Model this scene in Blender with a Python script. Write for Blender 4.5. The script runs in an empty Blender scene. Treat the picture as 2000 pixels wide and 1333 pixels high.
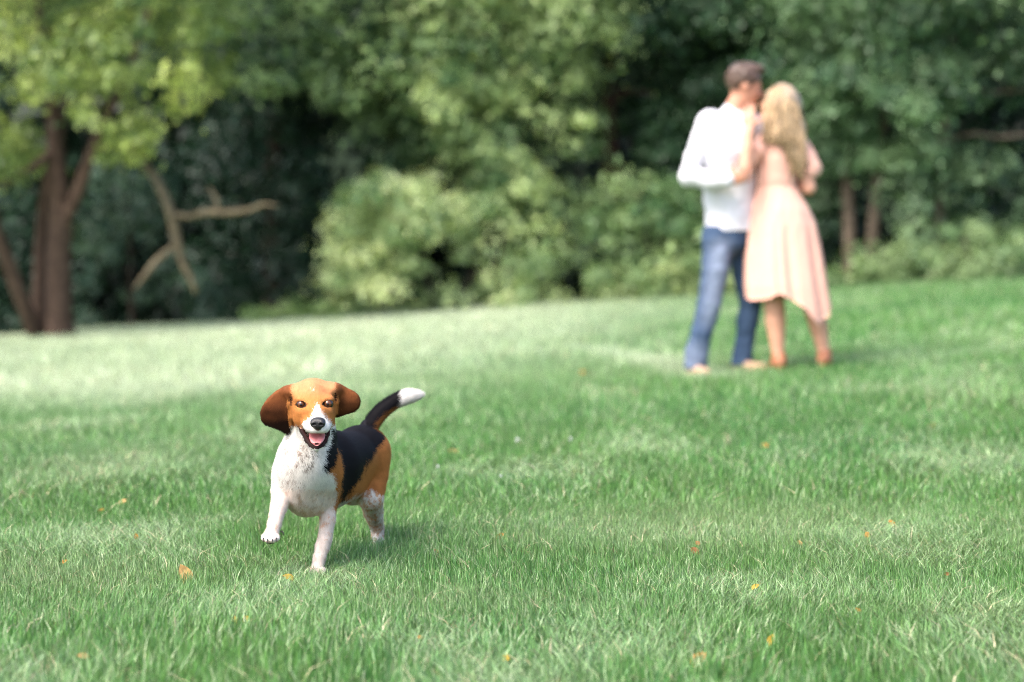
import bpy, math, time
import numpy as np
from mathutils import Vector, Matrix

T0 = time.time()
rng = np.random.default_rng(7)
scene = bpy.context.scene
col = scene.collection

# ----------------------------------------------------------------------------- camera
CAM_H, LENS, F = 0.90, 85.0, 85.0 / 36.0 * 2000.0      # F: focal length in photo pixels
PITCH = math.radians(2.9)
cam_d = bpy.data.cameras.new('camera')
cam = bpy.data.objects.new('camera', cam_d)
col.objects.link(cam)
cam.location = (0, 0, CAM_H)
cam.rotation_euler = (math.radians(90) - PITCH, 0, 0)
cam_d.lens = LENS
cam_d.sensor_width = 36
cam_d.clip_end = 2000
cam_d.dof.use_dof = True
cam_d.dof.focus_distance = 5.97
cam_d.dof.aperture_fstop = 2.35
scene.camera = cam

# ----------------------------------------------------------------------------- sky and sun
SUN_AZ, SUN_EL = math.radians(-135), math.radians(54)   # azimuth from +Y, clockwise seen from above
world = bpy.data.worlds.new('World')
scene.world = world
world.use_nodes = True
wn = world.node_tree
sky = wn.nodes.new('ShaderNodeTexSky')
sky.sky_type = 'NISHITA'
sky.sun_disc = False
sky.sun_elevation = SUN_EL
sky.sun_rotation = SUN_AZ
sky.air_density = 1.0
sky.dust_density = 4.0
bg = wn.nodes['Background']
wn.links.new(sky.outputs[0], bg.inputs[0])
bg.inputs[1].default_value = 0.15
sun_d = bpy.data.lights.new('sun', 'SUN')
sun_d.energy = 1.4
sun_d.angle = math.radians(28)
sun_d.color = (1.0, 0.94, 0.84)
sun = bpy.data.objects.new('sun', sun_d)
col.objects.link(sun)
sdir = Vector((math.sin(SUN_AZ) * math.cos(SUN_EL), math.cos(SUN_AZ) * math.cos(SUN_EL), math.sin(SUN_EL)))
sun.rotation_euler = sdir.to_track_quat('Z', 'Y').to_euler()
sun.location = (-20, -10, 30)

vs = scene.view_settings
vs.view_transform = 'Standard'
vs.look = 'None'
vs.gamma = 1.0
vs.use_curve_mapping = False
vs.exposure = 1.72
scene.render.engine = 'CYCLES'
scene.cycles.use_denoising = True
scene.cycles.denoiser = 'OPENIMAGEDENOISE'
scene.cycles.denoising_prefilter = 'NONE'
scene.cycles.filter_width = 1.1
scene.cycles.use_adaptive_sampling = False
scene.cycles.max_bounces = 8
scene.cycles.transparent_max_bounces = 8


# ============================================================================= helpers
def at(px, py, Y):
    """world point seen at photo pixel (px,py) at depth Y"""
    dx, dz = (px - 1000.0) / F, (666.5 - py) / F
    c, s = math.cos(PITCH), math.sin(PITCH)
    vy, vz = c + dz * s, -s + dz * c
    t = Y / vy
    return np.array([dx * t, Y, CAM_H + vz * t])


def px_of(P):
    """photo pixel of world points, the inverse of at()"""
    P = np.asarray(P, float)
    c, s = math.cos(PITCH), math.sin(PITCH)
    z = P[..., 2] - CAM_H
    f = P[..., 1] * c - z * s
    u = P[..., 1] * s + z * c
    return 1000.0 + F * P[..., 0] / f, 666.5 - F * u / f


def smooth01(a, b, x):
    t = np.clip((x - a) / (b - a), 0, 1)
    return t * t * (3 - 2 * t)


def ground_z(x, y):
    x = np.asarray(x, float); y = np.asarray(y, float)
    z = 0.06 * (x - 1.2 - (y - 13.8) * 0.14) * smooth01(5.5, 14, y) * (1 - smooth01(40, 60, np.abs(x)))
    z = z - 1.6 * smooth01(30.0, 40, y) + 22 * smooth01(46, 95, y)
    z = z + 0.012 * np.sin(x * 2.1 + 0.7 * y) * np.cos(y * 1.3 - 0.4 * x)
    return z


def on_ground(px, py, lift=0.0):
    Y = np.linspace(3.5, 45, 4000)
    P = np.array([at(px, py, 1.0)])
    d = P[0] - np.array([0, 0, CAM_H])
    X, Z = d[0] * Y, CAM_H + d[2] * Y
    k = np.argmax(Z <= ground_z(X, Y) + lift)
    return np.array([X[k], Y[k], Z[k]])


class Noise:
    def __init__(self, seed):
        r = np.random.default_rng(seed)
        self.t2 = r.random((128, 128)); self.t3 = r.random((32, 32, 32))

    def n2(self, x, y):
        xi, yi = np.floor(x).astype(int), np.floor(y).astype(int)
        fx, fy = x - xi, y - yi
        fx, fy = fx * fx * (3 - 2 * fx), fy * fy * (3 - 2 * fy)
        g = lambda a, b: self.t2[a % 128, b % 128]
        return (g(xi, yi) * (1 - fx) + g(xi + 1, yi) * fx) * (1 - fy) + (g(xi, yi + 1) * (1 - fx) + g(xi + 1, yi + 1) * fx) * fy

    def f2(self, x, y, o=3):
        return sum(self.n2(x * 2 ** i + 17 * i, y * 2 ** i + 5 * i) * 0.5 ** i for i in range(o)) / sum(0.5 ** i for i in range(o))

    def n3(self, p):
        i = np.floor(p).astype(int); f = p - i; f = f * f * (3 - 2 * f)
        r = 0
        for a in (0, 1):
            for b in (0, 1):
                for c in (0, 1):
                    w = (f[:, 0] if a else 1 - f[:, 0]) * (f[:, 1] if b else 1 - f[:, 1]) * (f[:, 2] if c else 1 - f[:, 2])
                    r = r + w * self.t3[(i[:, 0] + a) % 32, (i[:, 1] + b) % 32, (i[:, 2] + c) % 32]
        return r


NZ = Noise(3)


def tag(o, label=None, cat=None, group=None, kind=None):
    if label: o['label'] = label
    if cat: o['category'] = cat
    if group: o['group'] = group
    if kind: o['kind'] = kind
    return o


def empty(name, loc, label=None, cat=None, group=None):
    o = bpy.data.objects.new(name, None)
    o.empty_display_size = 0.1
    o.location = loc
    col.objects.link(o)
    return tag(o, label, cat, group)


def mk(name, V, Fc, mat, parent=None, colors=None, smooth=True, normals=None):
    """one mesh object from numpy vertices and one array of tris or quads (or a list of arrays)"""
    V = np.asarray(V, np.float32).reshape(-1, 3)
    if parent is not None:
        V = V - np.array(parent_world(parent), np.float32)
    if not isinstance(Fc, list): Fc = [Fc]
    Fc = [np.asarray(f, np.int32) for f in Fc if len(f)]
    me = bpy.data.meshes.new(name)
    me.vertices.add(len(V))
    me.vertices.foreach_set('co', V.ravel())
    loops = np.concatenate([f.ravel() for f in Fc])
    starts, o = [], 0
    for f in Fc:
        starts.append(o + np.arange(len(f)) * f.shape[1]); o += f.size
    starts = np.concatenate(starts).astype(np.int32)
    me.loops.add(len(loops))
    me.loops.foreach_set('vertex_index', loops.astype(np.int32))
    me.polygons.add(len(starts))
    me.polygons.foreach_set('loop_start', starts)
    me.polygons.foreach_set('use_smooth', np.full(len(starts), smooth, bool))
    me.update(calc_edges=True)
    me.validate()
    if colors is not None:
        a = me.color_attributes.new('Col', 'FLOAT_COLOR', 'POINT')
        c = np.ones((len(V), 4), np.float32)
        c[:, :3] = colors
        a.data.foreach_set('color', c.ravel())
    if normals is not None:
        me.normals_split_custom_set_from_vertices(np.asarray(normals, np.float32))
    me.materials.append(mat)
    ob = bpy.data.objects.new(name, me)
    col.objects.link(ob)
    if parent is not None: ob.parent = parent
    return ob


def parent_world(o):
    p = Vector((0, 0, 0))
    while o is not None:
        p += o.location; o = o.parent
    return p


# ----------------------------------------------------------------------------- materials
def material(name, base=(0.5, 0.5, 0.5), rough=0.7, spec=0.3, attr=False, trans=0.0, coat=0.0, sheen=0.0,
             noise=0.0, nscale=20.0, bump=0.0, bscale=60.0, tcol=None):
    m = bpy.data.materials.new(name)
    m.use_nodes = True
    nt = m.node_tree; N = nt.nodes; L = nt.links
    b = N['Principled BSDF']
    b.inputs['Roughness'].default_value = rough
    b.inputs['Specular IOR Level'].default_value = spec
    b.inputs['Coat Weight'].default_value = coat
    b.inputs['Coat Roughness'].default_value = 0.05
    b.inputs['Sheen Weight'].default_value = sheen
    if attr:
        c = N.new('ShaderNodeAttribute'); c.attribute_name = 'Col'; out = c.outputs['Color']
    else:
        c = N.new('ShaderNodeRGB'); c.outputs[0].default_value = (*base, 1); out = c.outputs[0]
    if noise > 0 or bump > 0:
        tc = N.new('ShaderNodeTexCoord')
    if noise > 0:
        t = N.new('ShaderNodeTexNoise'); t.inputs['Scale'].default_value = nscale; t.inputs['Detail'].default_value = 5
        L.new(tc.outputs['Object'], t.inputs['Vector'])
        mr = N.new('ShaderNodeMapRange')
        mr.inputs['From Min'].default_value = 0.3; mr.inputs['From Max'].default_value = 0.7
        mr.inputs['To Min'].default_value = 1 - noise; mr.inputs['To Max'].default_value = 1 + noise
        L.new(t.outputs['Fac'], mr.inputs['Value'])
        vm = N.new('ShaderNodeVectorMath'); vm.operation = 'SCALE'
        L.new(out, vm.inputs[0]); L.new(mr.outputs[0], vm.inputs['Scale'])
        out = vm.outputs[0]
    L.new(out, b.inputs['Base Color'])
    if bump > 0:
        t2 = N.new('ShaderNodeTexNoise'); t2.inputs['Scale'].default_value = bscale; t2.inputs['Detail'].default_value = 4
        L.new(tc.outputs['Object'], t2.inputs['Vector'])
        bp = N.new('ShaderNodeBump'); bp.inputs['Strength'].default_value = bump; bp.inputs['Distance'].default_value = 0.01
        L.new(t2.outputs['Fac'], bp.inputs['Height']); L.new(bp.outputs[0], b.inputs['Normal'])
    if trans > 0:
        tr = N.new('ShaderNodeBsdfTranslucent'); mx = N.new('ShaderNodeMixShader')
        mx.inputs[0].default_value = trans
        if tcol:
            mm = N.new('ShaderNodeVectorMath'); mm.operation = 'MULTIPLY'; mm.inputs[1].default_value = tcol
            L.new(out, mm.inputs[0]); L.new(mm.outputs[0], tr.inputs['Color'])
        else:
            L.new(out, tr.inputs['Color'])
        L.new(b.outputs[0], mx.inputs[1]); L.new(tr.outputs[0], mx.inputs[2])
        L.new(mx.outputs[0], N['Material Output'].inputs['Surface'])
    return m


M = dict(
    grass=material('grass_blades', attr=True, rough=0.38, spec=0.55, trans=0.18, tcol=(1.25, 1.2, 0.7)),
    ground=material('lawn_soil', attr=True, rough=0.95, spec=0.1, noise=0.35, nscale=9),
    leaf=material('foliage', attr=True, rough=0.45, spec=0.45, trans=0.28, tcol=(1.25, 1.2, 0.6)),
    bark=material('bark', attr=True, rough=0.9, spec=0.15, noise=0.4, nscale=14, bump=0.6, bscale=30),
    fur=material('dog_coat', attr=True, rough=0.6, spec=0.06),
    skin_wet=material('nose_leather', (0.012, 0.011, 0.012), rough=0.32, spec=0.5, bump=0.25, bscale=500),
    tongue=material('tongue', (0.62, 0.22, 0.22), rough=0.35, spec=0.5, noise=0.15, nscale=60, bump=0.2, bscale=300),
    eye=material('eye', attr=True, rough=0.10, spec=0.45),
    claw=material('claw', (0.02, 0.017, 0.015), rough=0.3, spec=0.5),
    skin=material('skin', attr=True, rough=0.5, spec=0.35, noise=0.06, nscale=30),
    shirt=material('white_knit', (0.66, 0.65, 0.69), rough=0.9, spec=0.15, sheen=0.2, noise=0.04, nscale=40, bump=0.2, bscale=120),
    jeans=material('denim', attr=True, rough=0.9, spec=0.15, noise=0.2, nscale=25, bump=0.3, bscale=150),
    dress=material('pink_dress', (0.83, 0.47, 0.37), rough=0.8, spec=0.2, sheen=0.2, trans=0.12, noise=0.04, nscale=30),
    hair=material('hair', attr=True, rough=0.45, spec=0.5, noise=0.25, nscale=60),
    shoe=material('leather', attr=True, rough=0.5, spec=0.4, noise=0.15, nscale=40),
    fallen=material('dry_leaf', attr=True, rough=0.6, spec=0.3, trans=0.3, noise=0.25, nscale=80),
    petal=material('petal', (0.85, 0.84, 0.82), rough=0.6, spec=0.3, trans=0.25),
)


# ----------------------------------------------------------------------------- signed-distance modelling
class SDF:
    """a solid grown from smoothly joined tapered limbs and ellipsoids, meshed by surface nets"""
    def __init__(s, lo, hi, h):
        s.h = h; s.lo = np.array(lo, float)
        s.n = np.ceil((np.array(hi) - s.lo) / h).astype(int) + 1
        s.V = np.full(s.n, 0.06, np.float32)

    def box(s, lo, hi):
        a = np.clip(np.floor((lo - s.lo) / s.h).astype(int), 0, s.n)
        b = np.clip(np.ceil((hi - s.lo) / s.h).astype(int) + 1, 0, s.n)
        sl = tuple(slice(i, j) for i, j in zip(a, b))
        g = [(s.lo[k] + s.h * np.arange(a[k], b[k])).astype(np.float32) for k in range(3)]
        return sl, g[0][:, None, None], g[1][None, :, None], g[2][None, None, :]

    def put(s, sl, d, k, op):
        A = s.V[sl]
        if A.size == 0: return
        if op == 'sub':
            d = -d
            h = np.maximum(k - np.abs(A - d), 0) / k
            s.V[sl] = np.maximum(A, d) + h * h * k * 0.25
        else:
            h = np.maximum(k - np.abs(A - d), 0) / k
            s.V[sl] = np.minimum(A, d) - h * h * k * 0.25

    def cap(s, a, b, ra, rb, k=0.02, op='add'):
        a = np.asarray(a, float); b = np.asarray(b, float); m = max(ra, rb) + k + 3 * s.h
        sl, x, y, z = s.box(np.minimum(a, b) - m, np.maximum(a, b) + m)
        ab = b - a; L = float(ab @ ab) + 1e-12
        t = np.clip(((x - a[0]) * ab[0] + (y - a[1]) * ab[1] + (z - a[2]) * ab[2]) / L, 0, 1)
        d = np.sqrt((x - a[0] - t * ab[0]) ** 2 + (y - a[1] - t * ab[1]) ** 2 + (z - a[2] - t * ab[2]) ** 2) - (ra + t * (rb - ra))
        s.put(sl, d, k, op)

    def chain(s, pts, k=0.02):
        for i, ((a, ra), (b, rb)) in enumerate(zip(pts[:-1], pts[1:])): s.cap(a, b, ra, rb, k if i == 0 else min(k, 0.006))

    def ell(s, c, r, k=0.02, R=None, op='add'):
        c = np.asarray(c, float); r = np.asarray(r, float)
        R = np.eye(3) if R is None else R            # rows are the ellipsoid's axes
        m = max(r) + k + 3 * s.h
        sl, x, y, z = s.box(c - m, c + m)
        q = [R[i, 0] * (x - c[0]) + R[i, 1] * (y - c[1]) + R[i, 2] * (z - c[2]) for i in range(3)]
        k0 = np.sqrt(sum((q[i] / r[i]) ** 2 for i in range(3)))
        k1 = np.sqrt(sum((q[i] / r[i] ** 2) ** 2 for i in range(3))) + 1e-6
        s.put(sl, k0 * (k0 - 1) / k1, k, op)

    def plate(s, poly, Yf, thick, k=0.01):
        """a flap: outline poly [(x,z)] at depth Yf(x,z), given thickness"""
        poly = np.asarray(poly, float)
        lo = np.array([poly[:, 0].min(), 0, poly[:, 1].min()]) - 0.03
        hi = np.array([poly[:, 0].max(), 0, poly[:, 1].max()]) + 0.03
        yy = [Yf(p[0], p[1]) for p in poly]
        lo[1], hi[1] = min(yy) - 0.05, max(yy) + 0.05
        sl, x, y, z = s.box(lo, hi)
        X, Z = np.broadcast_arrays(x[:, 0, :], z[0])
        d2 = np.full(X.shape, 1e9); ins = np.zeros(X.shape, bool)
        n = len(poly)
        for i in range(n):
            ax, az = poly[i]; bx, bz = poly[(i + 1) % n]
            ex, ez = bx - ax, bz - az
            t = np.clip(((X - ax) * ex + (Z - az) * ez) / (ex * ex + ez * ez), 0, 1)
            d2 = np.minimum(d2, (X - ax - t * ex) ** 2 + (Z - az - t * ez) ** 2)
            c = (az > Z) != (bz > Z)
            ins ^= c & (X < ax + (Z - az) * ex / (ez + 1e-12))
        d2 = np.where(ins, -1, 1) * np.sqrt(d2)
        t = thick * 0.5
        w = np.abs(y - Yf(X, Z)[:, None, :]) - 0.0
        dd = d2[:, None, :] + t
        d = np.sqrt(np.maximum(dd, 0) ** 2 + w ** 2) - t + np.minimum(dd, 0) * 0.0
        s.put(sl, d.astype(np.float32), k, 'add')

    def rough(s, amp, scale, seed=1):
        idx = np.argwhere(np.abs(s.V) < 0.03)
        p = idx * s.h * scale + seed * 7.3
        v = NZ.n3(p) + 0.5 * NZ.n3(p * 2.1 + 3) - 0.75
        s.V[tuple(idx.T)] += (v * amp).astype(np.float32)

    def mesh(s, iters=2):
        V = s.V; S = V < 0; n = np.array(V.shape) - 1
        cnt = np.zeros(n, np.int8)
        offs = [(a, b, c) for a in (0, 1) for b in (0, 1) for c in (0, 1)]
        for o in offs: cnt += S[o[0]:o[0] + n[0], o[1]:o[1] + n[1], o[2]:o[2] + n[2]]
        act = (cnt > 0) & (cnt < 8)
        I = np.argwhere(act)
        cid = np.full(n, -1, np.int32); cid[tuple(I.T)] = np.arange(len(I))
        val = {o: V[I[:, 0] + o[0], I[:, 1] + o[1], I[:, 2] + o[2]] for o in offs}
        acc = np.zeros((len(I), 3)); c = np.zeros(len(I))
        for o in offs:
            for ax in range(3):
                if o[ax] == 0:
                    q = list(o); q[ax] = 1; q = tuple(q)
                    va, vb = val[o], val[q]
                    m = (va < 0) != (vb < 0)
                    t = np.where(m, va / np.where(m, va - vb, 1), 0)
                    p = np.tile(np.array(o, float), (len(I), 1)); p[:, ax] += t
                    acc += p * m[:, None]; c += m
        P = (I + acc / c[:, None]) * s.h + s.lo
        quads = []
        for ax in range(3):
            u, v = (ax + 1) % 3, (ax + 2) % 3
            a = [slice(None)] * 3; b = [slice(None)] * 3
            a[ax] = slice(0, -1); b[ax] = slice(1, None)
            A, B = S[tuple(a)], S[tuple(b)]
            E = np.argwhere(A != B)
            E = E[(E[:, u] > 0) & (E[:, v] > 0) & (E[:, u] < n[u]) & (E[:, v] < n[v])]
            flip = A[tuple(E.T)]
            cs = []
            for du, dv in ((-1, -1), (0, -1), (0, 0), (-1, 0)):
                q = E.copy(); q[:, u] += du; q[:, v] += dv
                cs.append(cid[tuple(q.T)])
            Q = np.stack(cs, 1)
            Q = np.where(flip[:, None], Q, Q[:, ::-1])
            quads.append(Q)
        Q = np.concatenate(quads)
        Q = Q[(Q >= 0).all(1)]
        for _ in range(iters):
            acc = np.zeros_like(P); c = np.zeros(len(P))
            for i in range(4):
                a, b = Q[:, i], Q[:, (i + 1) % 4]
                for k in range(3): acc[:, k] += np.bincount(a, P[b, k], len(P)) + np.bincount(b, P[a, k], len(P))
                c += np.bincount(a, minlength=len(P)) + np.bincount(b, minlength=len(P))
            P = P * 0.5 + 0.5 * acc / np.maximum(c, 1)[:, None]
        return P, Q


def vnormals(P, Q):
    n = np.cross(P[Q[:, 2]] - P[Q[:, 0]], P[Q[:, 3 % Q.shape[1]]] - P[Q[:, 1]])
    N = np.zeros_like(P)
    for i in range(Q.shape[1]):
        for k in range(3): N[:, k] += np.bincount(Q[:, i], n[:, k], len(P))
    return N / (np.linalg.norm(N, axis=1, keepdims=True) + 1e-12)


def inpoly(x, y, poly):
    r = np.zeros(np.shape(x), bool)
    n = len(poly)
    for i in range(n):
        ax, ay = poly[i]; bx, by = poly[(i + 1) % n]
        c = (ay > y) != (by > y)
        r ^= c & (x < ax + (y - ay) * (bx - ax) / (by - ay + 1e-12))
    return r


def tube(pts, rad, seg=10, wob=0.0, seed=0):
    """vertices and quads of a tapered tube with closed ends"""
    pts = np.asarray(pts, float); rad = np.asarray(rad, float)
    r = np.random.default_rng(seed)
    n = len(pts)
    tan = np.gradient(pts, axis=0)
    tan /= np.linalg.norm(tan, axis=1, keepdims=True) + 1e-12
    ref = np.array([0.0, 1, 0]) if abs(tan[0][1]) < 0.8 else np.array([1.0, 0, 0])
    V = []
    th = np.arange(seg) * 2 * np.pi / seg
    wobv = 1 + wob * (r.random(seg) - 0.5)
    for i in range(n):
        u = np.cross(tan[i], ref); u /= np.linalg.norm(u) + 1e-12
        w = np.cross(tan[i], u)
        rr = rad[i] * wobv * (1 + wob * 0.5 * (r.random(seg) - 0.5))
        V.append(pts[i] + rr[:, None] * (np.cos(th)[:, None] * u + np.sin(th)[:, None] * w))
    V = np.concatenate(V + [pts[:1], pts[-1:]])
    Q = []
    for i in range(n - 1):
        for j in range(seg):
            Q.append((i * seg + j, i * seg + (j + 1) % seg, (i + 1) * seg + (j + 1) % seg, (i + 1) * seg + j))
    Tt = []
    for j in range(seg):
        Tt.append((n * seg, (j + 1) % seg, j))
        Tt.append((n * seg + 1, (n - 1) * seg + j, (n - 1) * seg + (j + 1) % seg))
    return V, np.array(Q), np.array(Tt)


def spline(pts, m=6):
    """Catmull-Rom through rows of pts"""
    p = np.asarray(pts, float)
    p = np.concatenate([2 * p[:1] - p[1:2], p, 2 * p[-1:] - p[-2:-1]])
    out = []
    for i in range(1, len(p) - 2):
        for t in np.linspace(0, 1, m, endpoint=False):
            a, b, c, d = p[i - 1], p[i], p[i + 1], p[i + 2]
            out.append(0.5 * (2 * b + (c - a) * t + (2 * a - 5 * b + 4 * c - d) * t * t + (3 * b - a - 3 * c + d) * t ** 3))
    out.append(p[-2])
    return np.array(out)


# ============================================================================= ground
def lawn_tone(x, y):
    """how pale and dry the lawn is: small patches, and sun glare painted pale over the far lawn with a streak leading right"""
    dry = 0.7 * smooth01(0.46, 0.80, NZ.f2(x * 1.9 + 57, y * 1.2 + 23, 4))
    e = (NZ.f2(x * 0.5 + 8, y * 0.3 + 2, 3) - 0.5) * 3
    field = smooth01(8.5, 19.0, y + 1.5 * e) * smooth01(2.4, -1.2, x - 0.12 * (y - 20) + 0.6 * e) * (0.85 + 0.2 * e)  # far sunlit glare, put into the grass colour
    pale_streak = np.exp(-((x - (0.35 + (19 - y) * 0.14) + 0.15 * e) / 0.22) ** 2) * smooth01(12.5, 13.5, y) * smooth01(21, 18, y) * 0.7
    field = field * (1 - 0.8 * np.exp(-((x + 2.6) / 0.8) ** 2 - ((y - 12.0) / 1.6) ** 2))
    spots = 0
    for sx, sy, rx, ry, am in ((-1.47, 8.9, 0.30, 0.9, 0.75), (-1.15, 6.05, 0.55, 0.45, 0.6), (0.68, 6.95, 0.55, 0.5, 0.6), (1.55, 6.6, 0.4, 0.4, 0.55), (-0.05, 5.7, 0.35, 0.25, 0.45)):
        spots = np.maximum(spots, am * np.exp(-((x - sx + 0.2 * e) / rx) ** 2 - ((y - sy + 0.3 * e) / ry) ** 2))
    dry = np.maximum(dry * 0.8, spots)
    return dry, np.clip(np.maximum(field, pale_streak), 0, 1)


def build_ground():
    ys = np.concatenate([np.linspace(-40, 3, 12), np.linspace(3.5, 32, 120), np.linspace(33, 110, 60), np.array([150, 250, 500, 1000.0])])
    xs = np.concatenate([np.array([-600, -250, -120.0]), np.linspace(-60, -13, 24), np.linspace(-12, 12, 110), np.linspace(13, 60, 24), np.array([120, 250, 600.0])])
    X, Y = np.meshgrid(xs, ys)
    V = np.stack([X, Y, ground_z(X, Y)], -1).reshape(-1, 3)
    nx, ny = len(xs), len(ys)
    i, j = np.meshgrid(np.arange(nx - 1), np.arange(ny - 1))
    a = (j * nx + i).ravel()
    Q = np.stack([a, a + 1, a + nx + 1, a + nx], 1)
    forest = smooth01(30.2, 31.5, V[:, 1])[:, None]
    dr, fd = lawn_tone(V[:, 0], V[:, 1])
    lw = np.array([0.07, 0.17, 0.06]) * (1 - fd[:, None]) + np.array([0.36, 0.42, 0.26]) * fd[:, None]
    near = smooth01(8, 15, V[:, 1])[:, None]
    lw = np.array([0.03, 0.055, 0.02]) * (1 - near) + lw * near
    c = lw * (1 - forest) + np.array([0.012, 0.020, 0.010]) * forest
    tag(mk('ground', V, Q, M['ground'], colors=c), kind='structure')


build_ground()


def build_grass():
    Vs, Ts, Cs = [], [], []
    base = 0
    def blades(y0, y1, dens, seg, L0, w0, side, inner=None):
        nonlocal base
        A = (y1 - y0) * (0.4235 * (y0 + y1) / 2 + 2 * side)
        n = int(A * dens * 1.35)
        y = rng.uniform(y0, y1, n)
        hw = 0.4235 * y1 / 2 + side
        x = rng.uniform(-hw, hw, n)
        keep = np.abs(x) < 0.4235 * y / 2 + side
        if inner is not None: keep &= np.abs(x) > 0.4235 * y / 2 + inner
        x, y = x[keep], y[keep]
        # tufts: blades gather in small clumps
        tx = NZ.n2(x * 14 + 3, y * 14) - 0.5; ty = NZ.n2(x * 14 + 40, y * 14 + 9) - 0.5
        x = x + tx * 0.05; y = y + ty * 0.05
        n = len(x)
        patch = NZ.f2(x * 0.9 + 11, y * 0.55 + 4, 4)           # large lawn patches
        tall = NZ.f2(x * 2.3 + 31, y * 1.6 + 14, 3)
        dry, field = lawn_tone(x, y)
        L = L0 * (0.45 + 0.9 * rng.random(n)) * (0.8 + 0.4 * tall)
        for qx, qy in ((-0.487, 6.05), (-0.385, 6.56)):              # trodden down under the paws
            L = L * (1 - 0.38 * np.exp(-((x - qx) ** 2 + (y - qy) ** 2) / 0.09 ** 2))
        w = w0 * (0.6 + 0.8 * rng.random(n))
        ang = 2 * np.pi * (NZ.f2(x * 1.1 + 5, y * 0.8 + 70, 2) * 2.2) + rng.normal(0, 1.6, n)
        flat = smooth01(0.48, 0.72, NZ.f2(x * 1.9 + 57, y * 1.2 + 23, 4))
        lean = np.clip(0.25 + 0.5 * flat + rng.normal(0, 0.25, n), 0.02, 1.25)
        dx, dy = np.cos(ang), np.sin(ang)
        is_straw = rng.random(n) < (0.012 + 0.04 * dry)
        lean = np.where(is_straw, np.maximum(lean, 0.9 + 0.3 * rng.random(n)), lean); L = np.where(is_straw, L * 1.25, L)
        fa = rng.uniform(0, np.pi, n)
        sx, sy = np.cos(fa), np.sin(fa)
        z = ground_z(x, y)
        def pt(t):
            b = lean * t * t * 0.75 + lean * 0.25 * t
            return x + dx * L * b, y + dy * L * b, z + L * t * np.sqrt(np.clip(1 - (lean * 0.62 * t) ** 2, 0.15, 1))
        hue = rng.random(n)
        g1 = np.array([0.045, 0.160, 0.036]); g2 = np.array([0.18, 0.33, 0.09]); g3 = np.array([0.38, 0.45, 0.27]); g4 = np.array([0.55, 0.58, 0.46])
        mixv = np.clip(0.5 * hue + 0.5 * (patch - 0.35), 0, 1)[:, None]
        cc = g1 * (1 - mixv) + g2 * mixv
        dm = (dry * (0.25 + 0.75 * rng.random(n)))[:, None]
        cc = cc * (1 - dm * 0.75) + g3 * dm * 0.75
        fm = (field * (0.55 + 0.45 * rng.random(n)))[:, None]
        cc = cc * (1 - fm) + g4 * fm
        pale = rng.random(n) < 0.16  # sky sheen painted as pale colour on random blades
        cc[pale] = cc[pale] * 0.35 + 0.65 * g3
        straw = is_straw
        cc[straw] = np.array([0.42, 0.36, 0.22]) * (0.6 + 0.6 * rng.random(straw.sum()))[:, None]
        cc *= (0.42 + 1.1 * rng.random(n))[:, None]
        if seg == 2:
            x1, y1_, z1 = pt(0.55); x2, y2, z2 = pt(1.0)
            P = np.stack([np.stack([x - sx * w / 2, y - sy * w / 2, z - 0.004], 1), np.stack([x + sx * w / 2, y + sy * w / 2, z - 0.004], 1),
                          np.stack([x1 - sx * w * 0.4, y1_ - sy * w * 0.4, z1], 1), np.stack([x1 + sx * w * 0.4, y1_ + sy * w * 0.4, z1], 1),
                          np.stack([x2, y2, z2], 1)], 1)
            C = np.stack([cc, cc, cc, cc, cc], 1)
            t = np.array([[0, 1, 3], [0, 3, 2], [2, 3, 4]])
        else:
            x2, y2, z2 = pt(1.0)
            P = np.stack([np.stack([x - sx * w / 2, y - sy * w / 2, z - 0.004], 1), np.stack([x + sx * w / 2, y + sy * w / 2, z - 0.004], 1), np.stack([x2, y2, z2], 1)], 1)
            C = np.stack([cc, cc, cc], 1)
            t = np.array([[0, 1, 2]])
        k = P.shape[1]
        Vs.append(P.reshape(-1, 3)); Cs.append(C.reshape(-1, 3))
        Ts.append((t[None] + (np.arange(n) * k)[:, None, None] + base).reshape(-1, 3))
        base += n * k
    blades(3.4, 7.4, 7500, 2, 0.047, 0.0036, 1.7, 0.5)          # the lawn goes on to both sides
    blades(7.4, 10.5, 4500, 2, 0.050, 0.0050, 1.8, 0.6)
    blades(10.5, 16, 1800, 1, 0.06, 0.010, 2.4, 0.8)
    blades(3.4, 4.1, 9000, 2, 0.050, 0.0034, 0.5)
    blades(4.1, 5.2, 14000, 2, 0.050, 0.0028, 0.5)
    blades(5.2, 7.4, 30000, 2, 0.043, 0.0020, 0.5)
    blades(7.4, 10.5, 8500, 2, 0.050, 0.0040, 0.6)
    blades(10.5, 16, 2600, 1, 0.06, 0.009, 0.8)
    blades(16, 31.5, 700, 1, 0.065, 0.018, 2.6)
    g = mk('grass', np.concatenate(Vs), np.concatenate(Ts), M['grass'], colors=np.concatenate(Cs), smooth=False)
    tag(g, 'mown green lawn grass with paler dry patches covering the field', 'grass', kind='stuff')


build_grass()
print('grass', time.time() - T0)


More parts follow.
